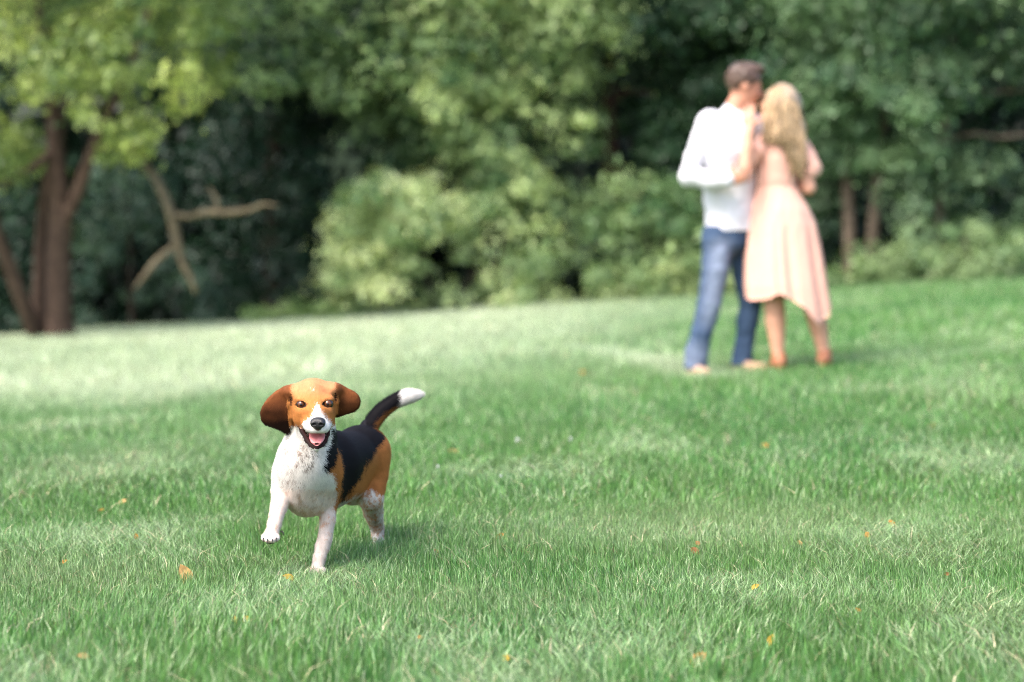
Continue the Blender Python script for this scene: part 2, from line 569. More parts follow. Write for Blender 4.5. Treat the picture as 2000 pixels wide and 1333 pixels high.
# ============================================================================= vegetation
def leaf_cloud(C, Rad, n_each, size, c0, c1, seed, droop=0.4, flat=0.7):
    """leaf-shaped faces gathered in clumps; C clump centres, Rad clump radii"""
    r = np.random.default_rng(seed)
    C = np.asarray(C, float); Rad = np.asarray(Rad, float)
    n_each = np.broadcast_to(np.asarray(n_each, float), (len(C),)).astype(int)
    k = np.repeat(np.arange(len(C)), n_each); n = len(k)
    d = r.normal(size=(n, 3)); d /= np.linalg.norm(d, axis=1, keepdims=True)
    rr = Rad[k] * (0.35 + 0.75 * r.random(n) ** 0.6) * np.where(r.random(n) < 0.14, r.uniform(1.1, 1.8, n), 1.0)
    p = d * rr[:, None] * np.array([1, 1, flat])
    ea = r.normal(size=(len(C), 3)) * np.array([1, 1, 0.7]); ea /= np.linalg.norm(ea, axis=1, keepdims=True)
    el = r.uniform(-0.2, 0.9, len(C))
    p = C[k] + p + ea[k] * ((p * ea[k]).sum(1) * el[k])[:, None] - np.array([0, 0, 0.35]) * (np.hypot(p[:, 0], p[:, 1]) ** 2 / Rad[k])[:, None]
    nor = d * 1.25 + r.normal(size=(n, 3)) * 0.42 + np.array([0, 0, 0.45])
    nor /= np.linalg.norm(nor, axis=1, keepdims=True)
    ax = d * np.array([1, 1, 0.3]) + r.normal(size=(n, 3)) * 0.6 - np.array([0, 0, droop])
    ax -= nor * (ax * nor).sum(1, keepdims=True); ax /= np.linalg.norm(ax, axis=1, keepdims=True) + 1e-9
    sd = np.cross(nor, ax)
    s = (size * (0.6 + 0.8 * r.random(n)))[:, None]
    V = np.stack([p - ax * s * 0.5, p + sd * s * 0.3 + nor * s * 0.06, p + ax * s * 0.5 - nor * s * 0.08, p - sd * s * 0.3 + nor * s * 0.06], 1).reshape(-1, 3)
    a = np.arange(n) * 4
    T = np.concatenate([np.stack([a, a + 1, a + 2], 1), np.stack([a, a + 2, a + 3], 1)])
    tone = (r.random(len(C)) ** 1.4)[k] * 0.75 + r.random(n) * 0.25
    c = np.array(c0) * (1 - tone[:, None]) + np.array(c1) * tone[:, None]
    c *= (0.7 + 0.6 * r.random(n))[:, None]
    return V, T, np.repeat(c, 4, 0)


def px_clumps(poly, Y0, Y1, n, seed, rmin, rmax):
    """clump centres whose places fill an outline of the crown"""
    r = np.random.default_rng(seed)
    poly = np.asarray(poly, float)
    out = []
    while len(out) < n:
        x, y = r.uniform(poly[:, 0].min(), poly[:, 0].max()), r.uniform(poly[:, 1].min(), poly[:, 1].max())
        if inpoly(np.array(x), np.array(y), poly): out.append(at(x, y, r.uniform(Y0, Y1)))
    return np.array(out), r.uniform(rmin, rmax, n)


def plant(name, label, cat, base_px, Y, crown, stems, colors, leaf, seed, group=None, barkc=(0.035, 0.028, 0.022), per=170, droop=0.4, extra=None):
    """crown: list of (outline, Y0, Y1, clumps, rmin, rmax); stems: list of (part name, [(px,py,Y,r)...])"""
    bx = at(base_px, 500, Y)[0]
    o = empty(name, (bx, Y, float(ground_z(bx, Y))), label, cat, group)
    C, R = [], []
    for i, (poly, Y0, Y1, n, r0, r1) in enumerate(crown):
        c, r = px_clumps(poly, Y0, Y1, n, seed + i * 13, r0, r1)
        C.append(c); R.append(r)
    if extra is not None:
        C.append(extra[0]); R.append(extra[1])
    C = np.concatenate(C); R = np.concatenate(R)
    V, T, c = leaf_cloud(C, R, per * (R / 0.4) ** 1.6 * (0.1 / leaf) ** 1.2, leaf, colors[0], colors[1], seed, droop)
    mk('crown' if cat == 'tree' else 'foliage', V, T, M['leaf'], o, c, smooth=False)
    for i, (nm, pts, *bk) in enumerate(stems):
        P = spline(np.array([np.concatenate([at(q[0], q[1], q[2]), [q[3]]]) for q in pts]), 5)
        Vt, Q, Tt = tube(P[:, :3], P[:, 3], 10, 0.25, seed + i)
        bc = np.tile(np.array(bk[0] if bk else barkc), (len(Vt), 1)) * (0.75 + 0.5 * NZ.n3(Vt * np.array([9, 9, 1.5])))[:, None]
        mk(nm, Vt, [Q, Tt], M['bark'], o, bc)
    return o


def above(px0, px1, Y0, Y1, z0, z1, n, seed, r0=0.5, r1=0.9):
    """clumps of the crown higher up, over the frame"""
    r = np.random.default_rng(seed)
    Y = r.uniform(Y0, Y1, n)
    X = (r.uniform(px0, px1, n) - 1000) / F * Y
    return np.stack([X, Y, r.uniform(z0, z1, n)], 1), r.uniform(r0, r1, n)


YG = ((0.020, 0.08, 0.025), (0.44, 0.52, 0.15))       # yellow-green
MG = ((0.012, 0.060, 0.028), (0.30, 0.44, 0.18))    # mid green
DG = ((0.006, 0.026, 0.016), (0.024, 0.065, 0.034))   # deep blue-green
PG = ((0.10, 0.21, 0.075), (0.66, 0.73, 0.38))       # pale shrub green

plant('twin_trunk_tree', 'reddish twin-trunked tree with yellow-green crown and drooping bare limb at the left', 'tree', 115, 28.0,
      [([(-120, -30), (430, -30), (450, 60), (430, 150), (350, 200), (260, 250), (140, 270), (60, 180), (-120, 330)], 26.4, 29.0, 38, 0.15, 0.34),
       ([(120, 110), (300, 40), (470, 20), (440, 190), (300, 245), (200, 260), (130, 250)], 26.2, 27.4, 24, 0.12, 0.26),
       ([(-100, 180), (60, 200), (60, 300), (-100, 420)], 27.2, 29.0, 22, 0.18, 0.34),
       ([(190, 230), (290, 230), (300, 330), (230, 330)], 26.6, 27.2, 9, 0.12, 0.22)],
      [('trunk', [(119, 690, 28.0, 0.24), (117, 650, 28.0, 0.165), (116, 600, 28.0, 0.14), (114, 500, 28.0, 0.13), (118, 430, 28.0, 0.13), (112, 330, 28.0, 0.10), (105, 230, 28.0, 0.085), (95, 120, 28.1, 0.07), (80, 0, 28.2, 0.06), (70, -180, 28.3, 0.03)]),
       ('trunk', [(75, 690, 28.3, 0.13), (78, 560, 28.3, 0.10), (84, 440, 28.3, 0.09), (100, 330, 28.3, 0.07), (130, 200, 28.4, 0.05), (150, 20, 28.5, 0.03)]),
       ('limb', [(122, 440, 28.0, 0.10), (150, 380, 27.9, 0.085), (175, 310, 27.8, 0.075), (205, 235, 27.6, 0.06), (250, 140, 27.3, 0.05), (290, 20, 27.0, 0.03)]),
       ('limb', [(70, 660, 28.1, 0.09), (45, 590, 27.9, 0.085), (15, 510, 27.7, 0.08), (-15, 420, 27.5, 0.06), (-40, 300, 27.3, 0.04)]),
       ('limb', [(108, 290, 28.0, 0.05), (60, 330, 27.7, 0.04), (0, 360, 27.4, 0.03), (-60, 350, 27.2, 0.02)]),
       ('limb', [(185, 285, 27.75, 0.05), (240, 290, 27.5, 0.04), (290, 330, 27.3, 0.045), (325, 395, 27.2, 0.05), (343, 460, 27.2, 0.05), (355, 510, 27.2, 0.042), (372, 545, 27.2, 0.034), (383, 575, 27.2, 0.010)], (0.11, 0.09, 0.058)),
       ('limb', [(342, 420, 27.2, 0.035), (370, 424, 27.15, 0.035), (400, 416, 27.1, 0.04), (450, 416, 27.0, 0.035), (490, 410, 26.95, 0.028), (515, 400, 26.92, 0.020), (545, 403, 26.9, 0.006)], (0.11, 0.09, 0.058)),
       ('limb', [(420, 418, 27.1, 0.025), (425, 395, 27.1, 0.02), (408, 365, 27.1, 0.01)], (0.11, 0.09, 0.058)),
       ('limb', [(345, 478, 27.2, 0.035), (310, 505, 27.1, 0.035), (285, 535, 27.0, 0.032), (262, 565, 26.9, 0.012)], (0.11, 0.09, 0.058))],
      YG, 0.10, 101, barkc=(0.058, 0.038, 0.029), per=150, extra=above(-120, 480, 26.5, 30, 3.4, 6.5, 60, 5))

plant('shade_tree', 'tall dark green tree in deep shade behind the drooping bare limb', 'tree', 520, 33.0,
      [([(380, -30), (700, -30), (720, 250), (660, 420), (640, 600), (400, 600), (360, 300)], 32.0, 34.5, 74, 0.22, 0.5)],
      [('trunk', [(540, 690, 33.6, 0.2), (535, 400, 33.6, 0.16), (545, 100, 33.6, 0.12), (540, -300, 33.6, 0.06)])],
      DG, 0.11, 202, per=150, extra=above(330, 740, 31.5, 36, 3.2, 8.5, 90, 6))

plant('broad_tree', 'mid green tree with bright hanging clumps left of the vine draped tree', 'tree', 730, 32.0,
      [([(480, 20), (640, -30), (850, -30), (850, 120), (830, 300), (760, 330), (690, 250), (640, 200), (560, 190), (480, 150)], 31.0, 32.6, 54, 0.18, 0.46)],
      [('trunk', [(760, 680, 32.4, 0.16), (755, 400, 32.4, 0.13), (745, 150, 32.3, 0.1), (740, -250, 32.2, 0.05)])],
      MG, 0.10, 303, per=160, extra=above(480, 860, 30.8, 34, 3.4, 7.5, 50, 7))

plant('vine_draped_tree', 'tall pale tree draped in leafy vines directly behind the large shrub', 'tree', 980, 31.6,
      [([(830, -30), (1190, -30), (1200, 120), (1160, 300), (1120, 420), (1000, 400), (880, 330), (830, 200)], 30.6, 32.0, 84, 0.16, 0.42),
       ([(830, 60), (900, 60), (905, 270), (840, 300)], 30.0, 30.6, 16, 0.16, 0.28),
       ([(880, 250), (1000, 280), (1120, 420), (1130, 520), (1050, 480), (940, 400)], 30.0, 30.6, 26, 0.15, 0.28)],
      [('trunk', [(985, 660, 31.8, 0.17), (980, 400, 31.8, 0.14), (960, 150, 31.8, 0.11), (950, -250, 31.8, 0.05)]),
       ('limb', [(975, 330, 31.8, 0.09), (1060, 200, 31.6, 0.07), (1130, 60, 31.4, 0.05), (1160, -60, 31.3, 0.03)])],
      ((0.024, 0.095, 0.034), (0.52, 0.64, 0.27)), 0.095, 404, per=165, extra=above(830, 1220, 30.2, 33, 3.4, 7.5, 55, 8))

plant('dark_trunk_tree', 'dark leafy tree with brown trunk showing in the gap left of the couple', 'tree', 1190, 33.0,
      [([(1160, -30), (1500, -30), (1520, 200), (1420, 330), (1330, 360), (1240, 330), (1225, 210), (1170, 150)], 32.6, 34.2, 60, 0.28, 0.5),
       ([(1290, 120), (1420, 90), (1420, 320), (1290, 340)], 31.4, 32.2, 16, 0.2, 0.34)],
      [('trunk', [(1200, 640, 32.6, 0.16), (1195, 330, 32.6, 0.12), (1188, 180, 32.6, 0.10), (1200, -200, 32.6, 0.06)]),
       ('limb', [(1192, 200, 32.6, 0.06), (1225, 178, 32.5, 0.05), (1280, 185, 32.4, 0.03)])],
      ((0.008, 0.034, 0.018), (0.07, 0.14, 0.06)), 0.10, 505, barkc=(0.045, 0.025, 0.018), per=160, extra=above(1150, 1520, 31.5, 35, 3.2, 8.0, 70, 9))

plant('layered_tree', 'tree with drooping layered grey-green branches over the slim trunks right of the woman', 'tree', 1700, 31.5,
      [([(1480, -30), (1800, -30), (1900, 230), (1830, 300), (1680, 320), (1560, 260), (1500, 150)], 30.6, 32.0, 56, 0.24, 0.46),
       ([(1600, 80), (1900, 120), (1890, 230), (1650, 200)], 30.0, 30.8, 16, 0.2, 0.35)],
      [('trunk', [(1662, 560, 31.5, 0.10), (1660, 430, 31.5, 0.085), (1657, 300, 31.5, 0.075), (1690, 120, 31.6, 0.06), (1755, -20, 31.7, 0.06), (1790, -250, 31.8, 0.04)]),
       ('trunk', [(1698, 560, 31.3, 0.09), (1706, 440, 31.3, 0.075), (1716, 330, 31.3, 0.07), (1735, 180, 31.3, 0.06), (1760, 40, 31.3, 0.055), (1780, -200, 31.3, 0.03)])],
      ((0.016, 0.07, 0.035), (0.24, 0.38, 0.18)), 0.10, 606, barkc=(0.13, 0.10, 0.075), per=160, extra=above(1480, 1850, 30, 33.5, 3.4, 7.5, 60, 10))

plant('straight_tree', 'tree with straight grey-brown trunk and light upper leaves at the right edge', 'tree', 1850, 31.0,
      [([(1780, -30), (2120, -30), (2120, 170), (1960, 210), (1800, 150)], 30.0, 31.2, 34, 0.22, 0.42),
       ([(1740, 260), (2100, 290), (2100, 470), (1780, 480)], 30.2, 31.6, 44, 0.2, 0.38),
       ([(1560, 300), (1650, 330), (1640, 480), (1560, 470)], 31.8, 32.6, 14, 0.2, 0.36)],
      [('trunk', [(1835, 560, 31.4, 0.10), (1838, 400, 31.2, 0.09), (1843, 230, 31.2, 0.085), (1855, 60, 31.2, 0.08), (1860, -200, 31.2, 0.05)]),
       ('limb', [(1845, 205, 31.2, 0.03), (1900, 182, 30.9, 0.022), (1960, 180, 30.7, 0.018), (2060, 172, 30.5, 0.012)]),
       ('limb', [(1842, 280, 31.2, 0.03), (1900, 262, 30.9, 0.025), (1960, 268, 30.7, 0.025), (2080, 255, 30.5, 0.015)])],
      ((0.012, 0.05, 0.026), (0.22, 0.33, 0.16)), 0.10, 707, barkc=(0.17, 0.13, 0.10), per=160, extra=above(1760, 2200, 29.5, 33.5, 3.4, 7.5, 60, 11))

plant('flowering_shrub', 'large pale green mounded shrub at the middle of the lawn edge', 'shrub', 850, 29.6,
      [([(690, 350), (780, 320), (900, 345), (1000, 430), (1090, 540), (1120, 600), (900, 600), (760, 612), (650, 620), (645, 530), (660, 430)], 28.8, 30.6, 84, 0.14, 0.30),
       ([(660, 400), (760, 330), (860, 340), (840, 480), (760, 560), (650, 560)], 28.4, 29.0, 26, 0.14, 0.26)],
      [('stem', [(850, 650, 30.0, 0.05), (830, 520, 30.0, 0.04), (800, 400, 30.0, 0.02)]), ('stem', [(880, 650, 30.0, 0.05), (920, 540, 30.0, 0.04), (970, 460, 30.0, 0.02)]),
       ('stem', [(820, 650, 30.0, 0.04), (760, 540, 29.9, 0.03), (710, 450, 29.8, 0.02)])],
      PG, 0.085, 808, per=200)

plant('leafy_shrub', 'light green shrub left of the man, right of the large mounded shrub', 'shrub', 1270, 31.0,
      [([(1160, 360), (1260, 310), (1380, 330), (1420, 450), (1380, 540), (1200, 540), (1130, 470)], 30.4, 31.6, 48, 0.18, 0.36)],
      [('stem', [(1270, 640, 31.0, 0.05), (1265, 480, 31.0, 0.04), (1250, 380, 31.0, 0.02)]), ('stem', [(1290, 640, 31.0, 0.05), (1320, 470, 31.0, 0.04), (1350, 390, 31.0, 0.02)])],
      ((0.03, 0.11, 0.04), (0.34, 0.46, 0.19)), 0.09, 909, per=180)

plant('shade_shrub', 'blue-green shrub in shade behind the left tree trunk and bare limb', 'shrub', 260, 31.0,
      [([(180, 310), (260, 290), (340, 360), (360, 500), (420, 600), (160, 640), (150, 430)], 30.3, 31.6, 30, 0.16, 0.34)],
      [('stem', [(260, 700, 31.0, 0.05), (255, 520, 31.0, 0.04), (250, 380, 31.0, 0.02)])],
      ((0.014, 0.045, 0.032), (0.10, 0.17, 0.11)), 0.09, 1010, per=170)

plant('edge_shrub', 'dark green shrub at the far left edge behind the leaning limb', 'shrub', 0, 31.5,
      [([(-160, 330), (60, 380), (140, 640), (-160, 690)], 30.8, 32.0, 44, 0.25, 0.45)],
      [('stem', [(0, 700, 31.5, 0.05), (-5, 520, 31.5, 0.04), (0, 400, 31.5, 0.02)])], DG, 0.10, 1111, per=160)

plant('rounded_shrub', 'pale rounded low shrub on the lawn edge at the right edge', 'shrub', 1900, 28.6,
      [([(1780, 470), (1860, 440), (1960, 435), (2100, 450), (2100, 550), (1830, 555), (1770, 520)], 28.2, 29.6, 40, 0.10, 0.26)],
      [('stem', [(1900, 570, 28.8, 0.04), (1890, 500, 28.8, 0.03), (1880, 460, 28.8, 0.02)]), ('stem', [(1930, 570, 28.8, 0.04), (1960, 500, 28.8, 0.03), (1990, 460, 28.8, 0.02)])],
      ((0.10, 0.19, 0.08), (0.28, 0.37, 0.17)), 0.075, 1212, per=190)

plant('weedy_bush', 'loose weedy bush below the slim twin trunks right of the woman', 'shrub', 1700, 29.4,
      [([(1600, 520), (1680, 490), (1790, 480), (1800, 560), (1620, 580)], 29.0, 30.0, 26, 0.13, 0.24)],
      [('stem', [(1700, 590, 29.5, 0.03), (1695, 520, 29.5, 0.02), (1690, 490, 29.5, 0.01)])],
      ((0.10, 0.18, 0.07), (0.25, 0.34, 0.15)), 0.075, 1313, per=190)

plant('low_hedge_bush', 'low pale bush along the lawn edge left of the jeans', 'shrub', 1240, 29.4,
      [([(1080, 575), (1180, 530), (1280, 510), (1400, 500), (1500, 510), (1500, 580), (1300, 592), (1090, 605)], 29.0, 30.0, 54, 0.12, 0.24)],
      [('stem', [(1240, 620, 29.5, 0.03), (1235, 560, 29.5, 0.02), (1230, 530, 29.5, 0.01)])],
      ((0.12, 0.21, 0.08), (0.32, 0.39, 0.17)), 0.075, 1414, per=190)

plant('small_bush', 'small low bush at the lawn edge left of the large mounded shrub', 'shrub', 560, 29.2,
      [([(455, 610), (520, 592), (600, 588), (660, 595), (660, 640), (460, 640)], 28.9, 29.6, 22, 0.11, 0.2)],
      [('stem', [(560, 660, 29.3, 0.02), (558, 625, 29.3, 0.015), (555, 605, 29.3, 0.01)])],
      ((0.12, 0.22, 0.07), (0.30, 0.40, 0.15)), 0.07, 1515, per=190)


def build_woodland():
    r = np.random.default_rng(77)
    n = 900
    C = np.stack([r.uniform(-15, 15, n), r.uniform(36, 43, n), r.uniform(-2.5, 10, n)], 1)
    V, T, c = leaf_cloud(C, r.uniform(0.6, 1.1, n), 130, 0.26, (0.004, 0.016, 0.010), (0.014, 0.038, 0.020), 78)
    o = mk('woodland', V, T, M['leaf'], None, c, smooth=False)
    tag(o, 'dark dense woodland filling the background behind the trees', 'woodland', kind='stuff')


build_woodland()
print('veg', time.time() - T0)


# ============================================================================= the dog
def build_dog():
    D = at
    R = lambda px, Y: px * Y / F
    lo = np.array([-0.72, 5.72, -0.02]); hi = np.array([-0.18, 6.92, 0.56])
    S = SDF(lo, hi, 0.0027)
    ba = np.array([0.26, 0.965, 0.0]); ba /= np.linalg.norm(ba)
    side = np.array([ba[1], -ba[0], 0]); up = np.array([0, 0, 1.0])
    B = np.stack([side, ba, up])
    # trunk: deep chest, tucked belly, loin, pelvis
    S.ell(D(624, 922, 6.22), (0.074, 0.19, 0.103), 0.03, B)
    S.ell(D(600, 948, 6.12), (0.058, 0.10, 0.078), 0.03, B)
    S.ell(D(597, 905, 6.055), (0.062, 0.06, 0.072), 0.03, B)
    S.cap(D(645, 905, 6.28), D(700, 893, 6.50), 0.078, 0.068, 0.03)
    S.cap(D(650, 945, 6.30), D(690, 940, 6.47), 0.058, 0.047, 0.03)
    S.ell(D(706, 885, 6.52), (0.066, 0.085, 0.072), 0.03, B)
    # neck
    S.cap(D(603, 885, 6.10), D(610, 812, 6.045), 0.064, 0.052, 0.03)
    S.cap(D(614, 850, 6.16), D(612, 800, 6.07), 0.055, 0.045, 0.03)
    S.ell(D(569, 915, 6.09), (0.030, 0.05, 0.055), 0.03, B)
    S.ell(D(640, 915, 6.10), (0.032, 0.05, 0.055), 0.03, B)
    # planted foreleg
    S.chain([(D(641, 925, 6.12), 0.037), (D(638, 985, 6.15), 0.0265), (D(640, 1015, 6.135), 0.0192), (D(634, 1055, 6.115), 0.0172), (D(630, 1068, 6.11), 0.0176), (D(624, 1090, 6.095), 0.0145), (D(620, 1112, 6.085), 0.0155)], 0.02)
    # raised foreleg
    S.chain([(D(562, 925, 6.09), 0.035), (D(552, 962, 6.07), 0.0265), (D(545, 990, 6.03), 0.0200), (D(539, 1010, 5.985), 0.0165), (D(536, 1024, 5.97), 0.0162), (D(533, 1036, 5.96), 0.0140), (D(529, 1047, 5.945), 0.0180)], 0.02)
    # hind legs
    S.chain([(D(720, 885, 6.50), 0.055), (D(725, 925, 6.49), 0.044), (D(725, 972, 6.45), 0.0325), (D(729, 1000, 6.51), 0.026), (D(737, 1032, 6.60), 0.0175), (D(738, 1062, 6.59), 0.0165)], 0.025)
    S.chain([(D(738, 1064, 6.59), 0.0165), (D(737, 1069, 6.55), 0.019)], 0.012)
    S.chain([(D(690, 890, 6.50), 0.055), (D(688, 955, 6.50), 0.042), (D(712, 958, 6.66), 0.022), (D(728, 985, 6.74), 0.016), (D(732, 1004, 6.75), 0.017)], 0.025)
    # tail
    tl = spline(np.array([np.append(D(*q[:3]), q[3]) for q in [(710, 855, 6.58, 0.020), (722, 832, 6.61, 0.0185), (742, 806, 6.63, 0.018), (765, 788, 6.64, 0.0165), (788, 777, 6.64, 0.0165), (806, 773, 6.64, 0.0125), (822, 772, 6.64, 0.004)]]), 3)
    for a, b in zip(tl[:-1], tl[1:]): S.cap(a[:3], b[:3], a[3], b[3], 0.01)
    # toes
    toe = []
    for i, (px, py, y, r) in enumerate([(515.5, 1051, 5.928, .0082), (523.5, 1054, 5.918, .009), (533, 1054, 5.917, .009), (541, 1051, 5.926, .0082)]):
        S.ell(D(px, py, y), (r * .95, r * 1.5, r * 1.05), 0.006); toe.append(D(px, py, y))
    for px, py, y in [(608.5, 1116, 6.065), (615.5, 1119, 6.055), (623.5, 1119, 6.055), (630.5, 1116, 6.065)]:
        S.ell(D(px, py, y), (.008, .014, .0085), 0.006)
    # head
    S.ell(D(612, 788, 6.005), (0.0515, 0.070, 0.0540), 0.02)
    S.ell(D(611, 777, 6.01), (0.050, 0.062, 0.0445), 0.02)
    for sx in (-1, 1):
        S.ell(D(613 + sx * 20, 812, 5.975), (0.026, 0.045, 0.033), 0.02)
        S.ell(D(614.5 + sx * 24, 780, 5.95), (0.018, 0.017, 0.0095), 0.014)                 # brow
        S.ell(D(616 + sx * 20, 806, 5.935), (0.018, 0.024, 0.014), 0.016)                   # cheekbone
    S.cap(D(614, 798, 5.955), D(620, 817, 5.885), 0.030, 0.0205, 0.022)                     # bridge
    for sx in (-1, 1):
        S.cap(D(617 + sx * 16, 822, 5.945), D(620.5 + sx * 10.5, 834, 5.88), 0.0205, 0.0165, 0.012)   # flews
    S.ell(D(620.5, 839, 5.872), (0.0155, 0.012, 0.0085), 0.008)                             # upper lip under the nose
    # eye hollows
    E = [D(588.5, 790.5, 5.9415), D(640.5, 789.5, 5.9395)]
    for e in E: S.ell(e + np.array([0, -0.010, 0]), (0.0120, 0.013, 0.0062), 0.004, op='sub')
    # mouth: the gap, then the lower jaw with its two rims
    S.cap(D(602, 853, 5.91), D(636, 851, 5.91), 0.0105, 0.0105, 0.006, 'sub')
    S.cap(D(619, 858, 5.89), D(619, 848, 5.95), 0.017, 0.014, 0.006, 'sub')
    S.ell(D(617, 866, 5.935), (0.021, 0.045, 0.011), 0.008)
    jl = [(D(583, 829, 5.965), .0045), (D(590, 843, 5.938), .0055), (D(600, 861, 5.905), .006), (D(609, 871.5, 5.889), .0065), (D(618, 875, 5.884), .007)]
    jr = [(D(644, 838, 5.962), .0035), (D(641, 849, 5.938), .004), (D(635.5, 862, 5.905), .0048), (D(628, 871, 5.889), .006), (D(618, 875, 5.884), .007)]
    S.chain(jl, 0.006); S.chain(jr, 0.006)
    # ears, swung out
    el = [(574, 757), (556, 756.5), (541, 762), (524, 777), (513, 793), (508.5, 806), (510, 820), (517, 830), (533, 836), (548, 842), (560, 850), (567, 847), (571, 832), (569, 812), (566, 790), (568, 772)]
    er = [(644, 753), (660, 752), (676, 756), (692, 763), (702, 772), (705.5, 783), (702, 795), (693, 804), (680, 808), (668, 812), (656, 817), (654, 800), (656, 785), (652, 768)]
    cl = D(545, 800, 6.02); cr = D(680, 785, 6.02)
    w = lambda P: [(D(a, b, 6.02)[0], D(a, b, 6.02)[2]) for a, b in P]
    fl = lambda x, z: 6.005 + 2.6 * (z - cl[2] - 0.02) ** 2 + 1.5 * (x - cl[0]) ** 2 + 0.18 * np.maximum(cl[2] - z, 0)
    fr = lambda x, z: 6.005 + 2.6 * (z - cr[2] - 0.02) ** 2 + 1.5 * (x - cr[0]) ** 2 + 0.18 * np.maximum(cr[2] - z, 0)
    S.plate(w(el), fl, 0.013, 0.012)
    S.plate(w(er), fr, 0.013, 0.012)
    S.chain([(D(570, 768, 5.99), .009), (D(566, 790, 5.985), .0065), (D(568, 815, 5.99), .006), (D(569, 835, 6.0), .005)], 0.008)
    S.chain([(D(651, 764, 5.99), .009), (D(657, 785, 5.985), .0065), (D(656, 805, 5.99), .006)], 0.008)
    S.ell(D(571, 764, 6.0), (0.02, 0.03, 0.012), 0.02); S.ell(D(650, 760, 6.0), (0.02, 0.03, 0.012), 0.02)
    P, Q = S.mesh(2)

    # ---- coat
    def coat(P):
        px, py = px_of(P); Y = P[:, 1]
        j = (NZ.n3(P * 160) - 0.5); j2 = (NZ.n3(P * 160 + 9) - 0.5); big = NZ.n3(P * 45 + 4) - 0.5
        x = px + 5 * j + 6 * big; y = py + 6 * j2 + 5 * big
        white = np.array([0.80, 0.755, 0.71]); tan = np.array([0.46, 0.175, 0.05]); black = np.array([0.010, 0.009, 0.011])
        brown = np.array([0.185, 0.062, 0.022]); dark = np.array([0.022, 0.010, 0.007]); pink = np.array([0.70, 0.48, 0.38])
        c = np.tile(white, (len(P), 1))
        body = (Y > 6.10) & (py > 828)
        # hindquarters: tan above, speckled white below
        line = (x - 668) / 72.0 + (y - 988) / 120.0           # rear edge of the saddle
        c[body & (line > 0) & (y < 955 + 0.5 * np.abs(x - 722))] = tan
        c[body & (line <= 0) & (y < 990 - 0.2 * np.maximum(x - 668, 0)) & (x > 645) & ((Y > 6.14) | (x > 658))] = black
        c[body & (Y > 6.16) & (x <= 640) & (y < 930)] = black
        c[body & (P[:, 2] < 0.165) & (px > 660) & (px < 704)] = white
        # shoulder: tan band, black streak down the neck
        sh = (Y > 6.0) & (Y <= 6.24) & (py > 838)
        c[sh & inpoly(x, y, [(638, 922), (650, 880), (655, 850), (658, 850), (661, 880), (666, 925), (667, 960), (664, 995), (660, 1012), (652, 992), (659, 950), (650, 926)])] = tan
        c[sh & inpoly(x, y, [(648, 830), (668, 836), (662, 860), (660, 885), (652, 912), (640, 922), (628, 914), (634, 890), (645, 868)])] = black
        gap = sh & (px > 648) & (py > 855) & (py < 1000) & (c.min(1) > 0.4) & (x > 657 - 0.0 * y)
        c[gap] = tan
        # tail
        tailm = (py < 850) & (px > 704) & (Y > 6.5)
        c[tailm] = black
        c[tailm & ((x - 722) * 0.63 + (y - 832) * 0.78 > -2) & (x < 770) & (x > 728)] = tan * 0.55
        c[tailm & (x > 778 - 0.2 * (py - 770))] = white
        # head
        hd = (Y < 6.11) & (py < 839 + 0.0 * px)
        ty = 836 - 3 * ((px < 590) | (px > 646))
        ear = (px < 569) | (px > 655.5)
        face = hd & (y < ty) & ~((py > 842))
        c[face] = tan
        fh = smooth01(790, 750, py) * face
        c = c * (1 - 0.18 * fh[:, None]) + 0.18 * fh[:, None] * pink
        d = np.hypot((px - 622) / 34, (py - 803) / 10); mk_ = face & (d < 1) & False
        mz = (Y < 5.955) & (np.hypot((x - 621) / 29, (y - 838) / 24) < 1) | (Y < 5.95) & (np.abs(x - 619.5) < np.clip((y - 788) * 0.55, 0, 22)) & (y > 790) & (y < 850)
        c[hd & mz] = white
        c[(Y < 5.96) & (py >= 835) & (px > 596) & (px < 648)] = white
        c[face & (np.hypot(px - 612.5, (py - 762) / 1.8) < 1.3)] = white
        # ears: coat darkens towards the tips, partly painted shading
        er_ = (hd | (py < 852)) & ear & (Y < 6.2) & (py < 852) & (P[:, 2] > 0.33) & ((px < 569) & (py < 853) | (px > 655.5) & (py < 819))
        er_ &= ~((px < 569) & (py > 850))
        t = np.clip((py - 765 + 26 * big + 12 * j) / 62, 0, 1) ** 1.1
        rt = px > 612
        t = np.where(rt, np.clip((py - 770 + 26 * big) / 40, 0, 1) * 0.85, t)
        ec = brown * 1.25 * (1 - t[:, None]) + dark * t[:, None]
        c = np.where(er_[:, None], ec, c)
        rim = (Y < 5.996) & (((px > 560) & (px < 573) & (py > 780)) | ((px > 652) & (px < 662) & (py > 772))) & (py < 832) & hd
        c[rim] = tan * 0.8  # front fold of the ear painted orange as if lit
        blk = hd & (Y < 6.03) & ((np.hypot((px - 569 + 3 * j) / 3.5, (py - 782) / 11) < 1) | (np.hypot((px - 655 + 3 * j) / 3.0, (py - 777) / 9) < 1))
        c[blk] = dark * 0.8  # black hair plus painted shadow of the ear fold
        # lids
        for ex, ey in ((588.5, 790.5), (640.5, 789.5)):
            lid = hd & (Y < 5.975) & (np.abs(py - ey) < 7.2 * (1 - ((px - ex) / 13.0) ** 2))
            c[lid] = (0.012, 0.009, 0.008)
            br = hd & (Y < 5.97) & (np.hypot((px - ex) / 19, (py - ey - 15) / 5.0) < 1)
            c[br] *= 0.82
        # mouth: dark lips and inside
        lip = np.zeros(len(P), bool)
